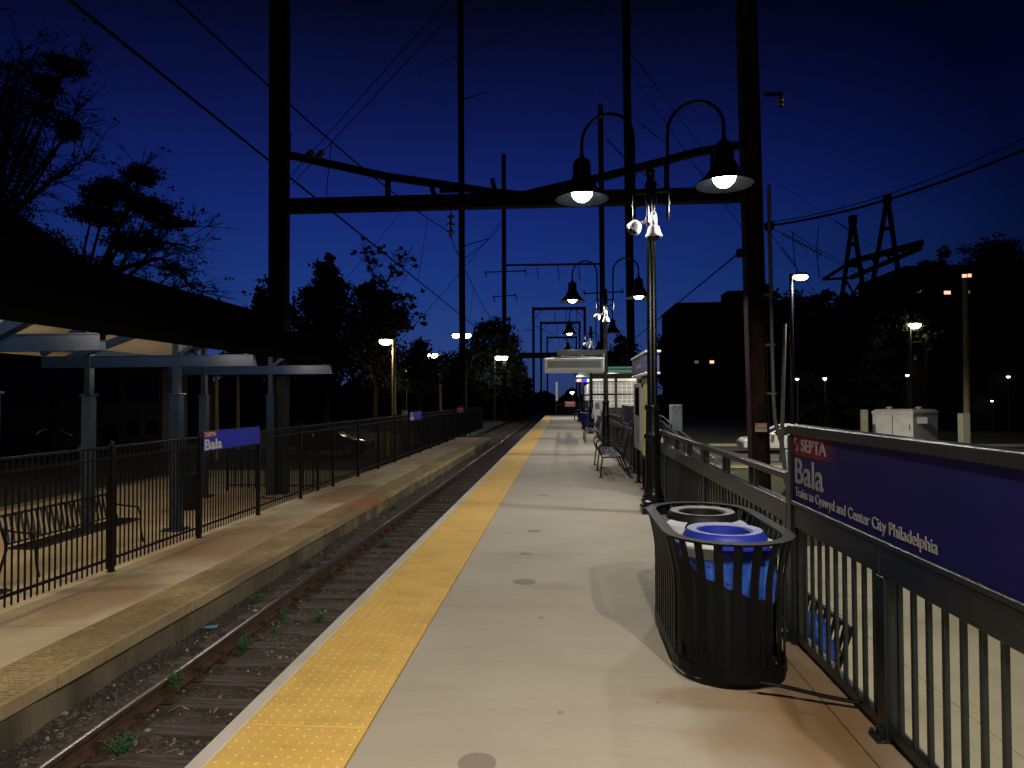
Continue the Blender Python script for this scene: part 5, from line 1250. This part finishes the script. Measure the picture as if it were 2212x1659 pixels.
tree('small dark tree above the shelter roof', 84, (1350, 1350, 790), [(1350, 745, 22, 20), (1340, 775, 32, 26), (1368, 785, 30, 26), (1352, 820, 44, 36)], lsize=.4, dens=2, tr=.3)
tree('dark tree between lamp shaft and the apartment block', 90, (1440, 1440, 790), [(1442, 745, 26, 22), (1425, 780, 34, 36), (1450, 800, 40, 40)], lsize=.45, dens=1.8, tr=.3)
tree('leafy tree below the transmission tower', 55.5, (1790, 1790, 740), [(1770, 650, 30, 18), (1830, 665, 46, 26), (1700, 680, 50, 40), (1760, 720, 70, 50), (1850, 720, 60, 50), (1650, 640, 26, 30), (1665, 700, 40, 50)], lsize=.42, dens=1.5, tr=.35)
tree('dark tree standing in front of the hillside apartment building', 55.8, (2000, 2005, 700), [(1965, 615, 30, 22, 1.4), (2005, 690, 46, 40, 1.3), (1960, 660, 40, 40, 1.4), (2240, 640, 60, 60, 1.2), (2160, 720, 60, 40, 1.2), (2060, 730, 60, 36, 1.2)], lsize=.36, dens=1.4, tr=.3)
tree('pointed conifer at upper right beside the big dark tree', 74, (2035, 2035, 560), [(2035, 548, 12, 16, 3), (2020, 575, 30, 16, 2), (2045, 600, 34, 22, 1.6), (2025, 635, 44, 30, 1.5), (2000, 660, 50, 36, 1.5)], lsize=.35, dens=1.5, tr=.3, name='evergreen_tree')
tree('big dark tree at the right edge of the picture', 76, (2170, 2165, 560), [(2150, 540, 50, 26, 1.4), (2190, 575, 60, 40, 1.3), (2120, 585, 40, 30, 1.3), (2160, 650, 90, 56, 1.4), (2200, 740, 80, 60, 1.3), (2110, 720, 60, 50, 1.2)], lsize=.4, dens=1.3, tr=.45)
# woods that read as one mass
def woods(name, x0, x1, yt, yb, Y, dep, n, ls, seed, m='leaf'):
    b = MB(); k = Y * SC / F
    for i in range(n):
        px = rnd.uniform(x0, x1); wav = 9 * math.sin(px * .043 + seed) + 7 * math.sin(px * .11 + seed * 2); py = rnd.uniform(yt + wav, yb)
        if rnd.random() < .35: py = yt + wav + abs(rnd.gauss(0, 8))
        p = at(px, py, Y + rnd.uniform(0, dep)); d = Vector((rnd.uniform(-1, 1), rnd.uniform(-1, 1), rnd.uniform(-1, 1))).normalized(); w = d.orthogonal().normalized(); l = ls * rnd.uniform(.5, 1.5)
        b.add([p - d*l, p + w*l*.7, p + d*l, p - w*l*.7], [(0,1,2,3)])
    return tag(b.build(name, M[m]), kind='stuff')
woods('woodland', 380, 1140, 828, 900, 92, 8, 7000, .9, 1.0); woods('woodland', 1560, 2300, 725, 900, 98, 8, 9000, 1.0, 2.2); woods('woodland', 1730, 2330, 760, 915, 58.5, 3, 9000, .55, 3.1); woods('woodland', -200, 400, 800, 900, 80, 5, 3500, .9, .3)
woods('woodland', 1120, 1240, 850, 880, 160, 20, 800, 1.0, .3)

# ================================================================== BUILDINGS
def building(label, x0, x1, yt, Y, dep, m, wins, steps=(), name='apartment_building', cat='building'):
    A, B = at(x0, yt, Y), at(x1, yt, Y); t = empty(name, ((A.x+B.x)/2, Y, ZG), label, cat)
    MB().box((A.x, Y, ZG), (B.x, Y + dep, A.z)).build('wall', M[m], t); MB().bbox((A.x - .15, Y - .15, A.z), (B.x + .15, Y + dep, A.z + .5), .05).build('parapet', M[m], t)
    for (sx0, sx1, sy, dd) in steps: a, c = at(sx0, sy, Y + dd), at(sx1, sy, Y + dd); MB().bbox((a.x, Y + dd, A.z + .5), (c.x, Y + dd + 5, a.z), .05).build('roof_block', M[m], t)
    for (wx0, wx1, wy0, wy1, wm) in wins:
        a, c = at(wx0, wy0, Y), at(wx1, wy1, Y); f = MB().bbox((a.x - .1, Y - .08, c.z - .1), (c.x + .1, Y + .02, a.z + .1), .02).build('window', M['shframe'], t); MB().box((a.x, Y - .10, c.z), (c.x, Y - .082, a.z)).build('pane', M[wm], f)
    return t
wins = [(1499 + i*19, 1508 + i*19, y, y + 7, 'windark') for y in (690, 712, 735, 758, 805) for i in range(6)] + [(1470, 1478, 779, 785, 'windark'), (1500, 1509, 779, 785, 'windim'), (1533, 1542, 779, 785, 'winlit')]
building('dark flat roofed apartment block with one lit window, left of the right mast', 1462, 1625, 660, 120, 18, 'farwall', wins, [(1571, 1622, 628, 2)])
wins = [(2077, 2087, 593, 600, 'winlit'), (2089, 2097, 592, 599, 'winlit'), (2038, 2052, 629, 636, 'winlit'), (2082, 2094, 628, 634, 'windim'), (1975, 1993, 625, 632, 'windim'), (2040, 2052, 660, 666, 'windark'), (1990, 2005, 660, 666, 'windark'), (2120, 2134, 629, 635, 'windark'), (2150, 2162, 629, 635, 'windark')]
building('large dark hillside apartment building with orange lit windows at far right', 1958, 2290, 588, 57, 9, 'farwall', wins)
wins = [(88, 170, 806, 860, 'windark'), (228, 256, 815, 862, 'windark'), (280, 342, 820, 862, 'windark'), (234, 256, 920, 958, 'windark'), (280, 302, 908, 938, 'windark'), (322, 342, 908, 934, 'windark'), (-60, 10, 800, 860, 'windark')]
building('pale two storey building behind the canopy with dark square windows', -220, 352, 700, 36, 2.5, 'brickwall', wins, name='building')
building('low shadowed building wall right of the pale one', 392, 440, 800, 42, 1.2, 'farwall', [], name='building')

# ================================================================== CARS
def car(c, rz, paint, label, L_=4.5):
    t = empty('parked_car', c, label, 'car', rz=rz)
    def add(mb, nm, m, par=t, sm=True): return mb.build(nm, M[m], par, sm, local=True)
    # local: front toward -X
    prof = [(-2.22, .32), (-2.25, .50), (-2.18, .66), (-1.95, .76), (-1.10, .90), (-.95, .93), (1.45, .96), (2.05, .98), (2.22, .88), (2.25, .45), (2.15, .28)]
    ws = [.70, .76, .80, .83, .86, .87, .87, .83, .76, .76, .72]
    vs = []; fs = []; n = len(prof)
    for s in (-1, -.82, .82, 1):
        for (x, z), w in zip(prof, ws): vs.append((x * (1 if abs(s) < 1 else .985), s * w, z - (.03 if abs(s) == 1 and z > .6 else 0)))
    for j in range(3):
        for i in range(n): a = j*n + i; c_ = j*n + (i+1) % n; fs.append((a, c_, c_ + n, a + n))
    fs += [tuple(range(n-1, -1, -1)), tuple(3*n + i for i in range(n))]
    o = add(MB().add(vs, fs), 'body', paint); fix_normals(o)
    top = [(-1.12, .90), (-.30, 1.33), (.10, 1.40), (.70, 1.39), (1.10, 1.30), (1.95, .97)]
    vs = []; fs = []; m_ = len(top)
    for s, k in ((-1, 1), (1, 1)):
        for (x, z) in top: f = (z - .9) / .5; vs.append((x, s * (.82 - .20 * f), z))
    fs = [tuple(range(m_-1, -1, -1)), tuple(range(m_, 2*m_))] + [(i, i+1, m_+i+1, m_+i) for i in range(m_-1)] + [(m_-1, 0, m_, 2*m_-1)]
    o = add(MB().add(vs, fs), 'greenhouse', 'glass'); fix_normals(o)
    b = MB()
    for s in (-1, 1):
        P = [(x, s * (.83 - .20 * (z - .9) / .5), z + .012) for x, z in top]
        b.tube(P, .03, 6); b.tube([(.42, s*.835, .93), (.42, s*.64, 1.40)], .025, 6)
    b.add([(x, s*.63, 1.345 + .065) if False else (x, s*.62, z + .012) for x, z in top[1:5] for s in (-1, 1)], [(0,1,3,2), (2,3,5,4), (4,5,7,6)])
    add(b, 'roof', paint)
    for s in (-1, 1):
        for wx in (-1.38, 1.38):
            b = MB().lathe((0, 0, 0), [(.20, -.09), (.31, -.09), (.325, -.05), (.325, .05), (.31, .09), (.20, .09)], 22, closed=True); b.v = [(p[0] + wx, p[2] + s * .78, p[1] + .325) for p in b.v]; w = add(b, 'wheel', 'tyre')
            b = MB().lathe((0, 0, 0), [(.001, .06), (.06, .07), (.19, .075), (.205, .05)], 22); b.v = [(p[0] + wx, s * (p[2] + .80), p[1] + .325) for p in b.v]; add(b, 'rim', 'rim', w)
        b = MB().lathe((0, 0, 0), [(.001, -.03), (.12, -.02), (.16, .02), (.10, .05), (.001, .06)], 12, sx=1.2, sy=.62); b.v = [(-2.05 + p[2]*.6 + abs(p[0])*.3, s * .60 + p[0] * .9, p[1] + .66) for p in b.v]; add(b, 'headlight', 'headlight')
        add(MB().bbox((-.95, s*.84, .93), (-.78, s*1.02, 1.05), .03), 'mirror', paint)
        add(MB().bbox((-.2, s*.868, .78), (-.05, s*.885, .81), .005), 'door_handle', paint)
    add(MB().bbox((-2.275, -.45, .34), (-2.2, .45, .50), .02), 'grille', 'glass')
    return t
c = at(1605, 860, 34); car((c.x + 2.3, 35.0, ZG), 0, 'carwhite', 'white coupe parked beyond the railing, partly hidden by the right mast and large sign')
c = at(805, 860, 33); car((c.x - 2.3, 33.0, ZG), math.pi, 'carblack', 'black car parked behind the picket fence with a glinting headlight')
c = at(60, 860, 30); car((c.x, 31.0, ZG), math.pi * 1.5, 'carblack', 'dark car in the unlit lot behind the canopy columns')

# ================================================================== SMALL STREET THINGS
def bollard(px, yb, yt, zg, r, m, label):
    p = atz(px, yb, zg); h = (yb - yt) * p.y * SC / F; t = MB(); t.lathe((p.x, p.y, zg), [(r, 0), (r, h - .06), (r * .85, h - .02), (r * .4, h)], 16); o = tag(t.build('bollard', M[m], smooth=True), label, 'bollard', 'bollards around the lots'); return o
bollard(835, 986, 930, ZG, .11, 'bollard', 'bright yellow bollard behind the picket fence right of the black car')
bollard(890, 970, 922, ZG, .10, 'bollard', 'second dimmer yellow bollard behind the fence under the far name board')
bollard(920, 955, 921, ZG, .12, 'concpost', 'grey concrete bollard farthest along behind the picket fence')
p_ = at(1706, 973, 21); b = MB().lathe((p_.x, 21, ZG), [(.14, 0), (.14, p_.z - ZG - .05), (.12, p_.z - ZG), (.02, p_.z - ZG + .01)], 16); tag(b.build('bollard', M['cabinet'], smooth=True), 'white round bollard just left of the large sign post', 'bollard')
for (x0, x1, yt, Y, lb) in ((1863, 1876, 885, 40, 'slim grey concrete marker post left of the white cabinet'), (2078, 2097, 893, 36, 'stout concrete post in front of the yellow tinted utility pole')):
    A, B = at(x0, yt, Y), at(x1, yt, Y); o = MB().bbox((A.x, Y, ZG), (B.x, Y + (B.x - A.x), A.z), .04); tag(o.build('concrete_post', M['concpost']), lb, 'post', 'concrete posts')
# utility cabinet
Y = 41.0; A, Bm, C = at(1898, 889, Y), at(1972, 886, Y - 1.0), at(2044, 890, Y); t = empty('utility_cabinet', (Bm.x, Y, ZG), 'white metal utility cabinet with a sloped lid standing beyond the large sign', 'cabinet')
def quad_prism(b, pts, z0, z1): n = len(pts); b.add([(x, y, z0) for x, y in pts] + [(x, y, z1) for x, y in pts], [tuple(range(n-1, -1, -1)), tuple(range(n, 2*n))] + [(i, (i+1) % n, n + (i+1) % n, n + i) for i in range(n)])
pts = [(A.x, Y + .8), (Bm.x, Y - 1.0), (C.x, Y + .9), (A.x + (C.x - Bm.x), Y + 2.7)]
b = MB(); quad_prism(b, pts, ZG + .1, A.z - .12); fix_normals(b.build('body', M['cabinet'], t))
b = MB(); ctr = (sum(p[0] for p in pts)/4, sum(p[1] for p in pts)/4); P2 = [(ctr[0] + (x - ctr[0])*1.03, ctr[1] + (y - ctr[1])*1.03) for x, y in pts]; P3 = [(ctr[0] + (x - ctr[0])*.9, ctr[1] + (y - ctr[1])*.9) for x, y in pts]
n = 4; b.add([(x, y, A.z - .12) for x, y in P2] + [(x, y, A.z - .02) for x, y in P2] + [(x, y, A.z + .12) for x, y in P3], [(3,2,1,0), (8,9,10,11)] + [(i, (i+1)%4, 4+(i+1)%4, 4+i) for i in range(4)] + [(4+i, 4+(i+1)%4, 8+(i+1)%4, 8+i) for i in range(4)]); fix_normals(b.build('lid', M['cabinet'], t))
quad_b = MB(); quad_prism(quad_b, [(ctr[0] + (x - ctr[0])*1.1, ctr[1] + (y - ctr[1])*1.1) for x, y in pts], ZG, ZG + .1); fix_normals(quad_b.build('plinth', M['concpost'], t))
for px, py in ((1937, 884), (2002, 885)): q = at(px, py, Y); MB().lathe((q.x, Y + .9, A.z + .11), [(.10, 0), (.10, .06), (.18, .08), (.18, .12), (.05, .17)], 12).build('vent_cap', M['cabinet'], t)
q = at(1990, 905, Y - .55); MB().bbox((q.x - .3, q.y - .15, q.z - .28), (q.x + .3, q.y + .15, q.z + .1), .03).build('side_box', M['cabinet'], t)
MB().tube([(Bm.x - .15, Y - .90, ZG + .9), (Bm.x - .15, Y - .90, ZG + 1.25)], .025, 6).build('handle', M['galv'], t)
d_ = Vector((Bm.x - A.x, -1.8, 0)).normalized(); m0 = Vector((A.x, Y + .8, 0)).lerp(Vector((Bm.x, Y - 1.0, 0)), .5); MB().box((m0.x - .012, m0.y - .02, ZG + .15), (m0.x + .012, m0.y + .02, A.z - .2)).build('door_seam', M['shframe'], t)
# pale electric box on the ramp rail
A, B = at(1447, 874, 21), at(1473, 930, 21); t = empty('electric_box', ((A.x+B.x)/2, 21, ZG), 'pale grey upright electric box with hooks on top beyond the ramp rails', 'electric box')
MB().bbox((A.x, 20.85, B.z), (B.x, 21.15, A.z), .02).build('box', mat('grey box paint', (.22, .25, .25), .6), t)
for f in (.3, .75): x = A.x + f * (B.x - A.x); MB().tube([(x - .03, 20.84, A.z - .12), (x - .03, 20.80, A.z - .08), (x + .03, 20.80, A.z - .08), (x + .03, 20.84, A.z - .02)], .012, 6).build('hook', M['shframe'], t)
MB().bbox(((A.x+B.x)/2 - .05, 20.95, ZG), ((A.x+B.x)/2 + .05, 21.05, B.z), .01).build('post', M['galv'], t)
# small utility box behind the far name board
p_ = at(874, 890, 38); t = MB().bbox((p_.x - .15, 37.9, ZG), (p_.x + .15, 38.15, p_.z + .1), .03); tag(t.build('utility_box', M['concpost']), 'small grey utility box seen over the fence left of the far name board', 'utility box')
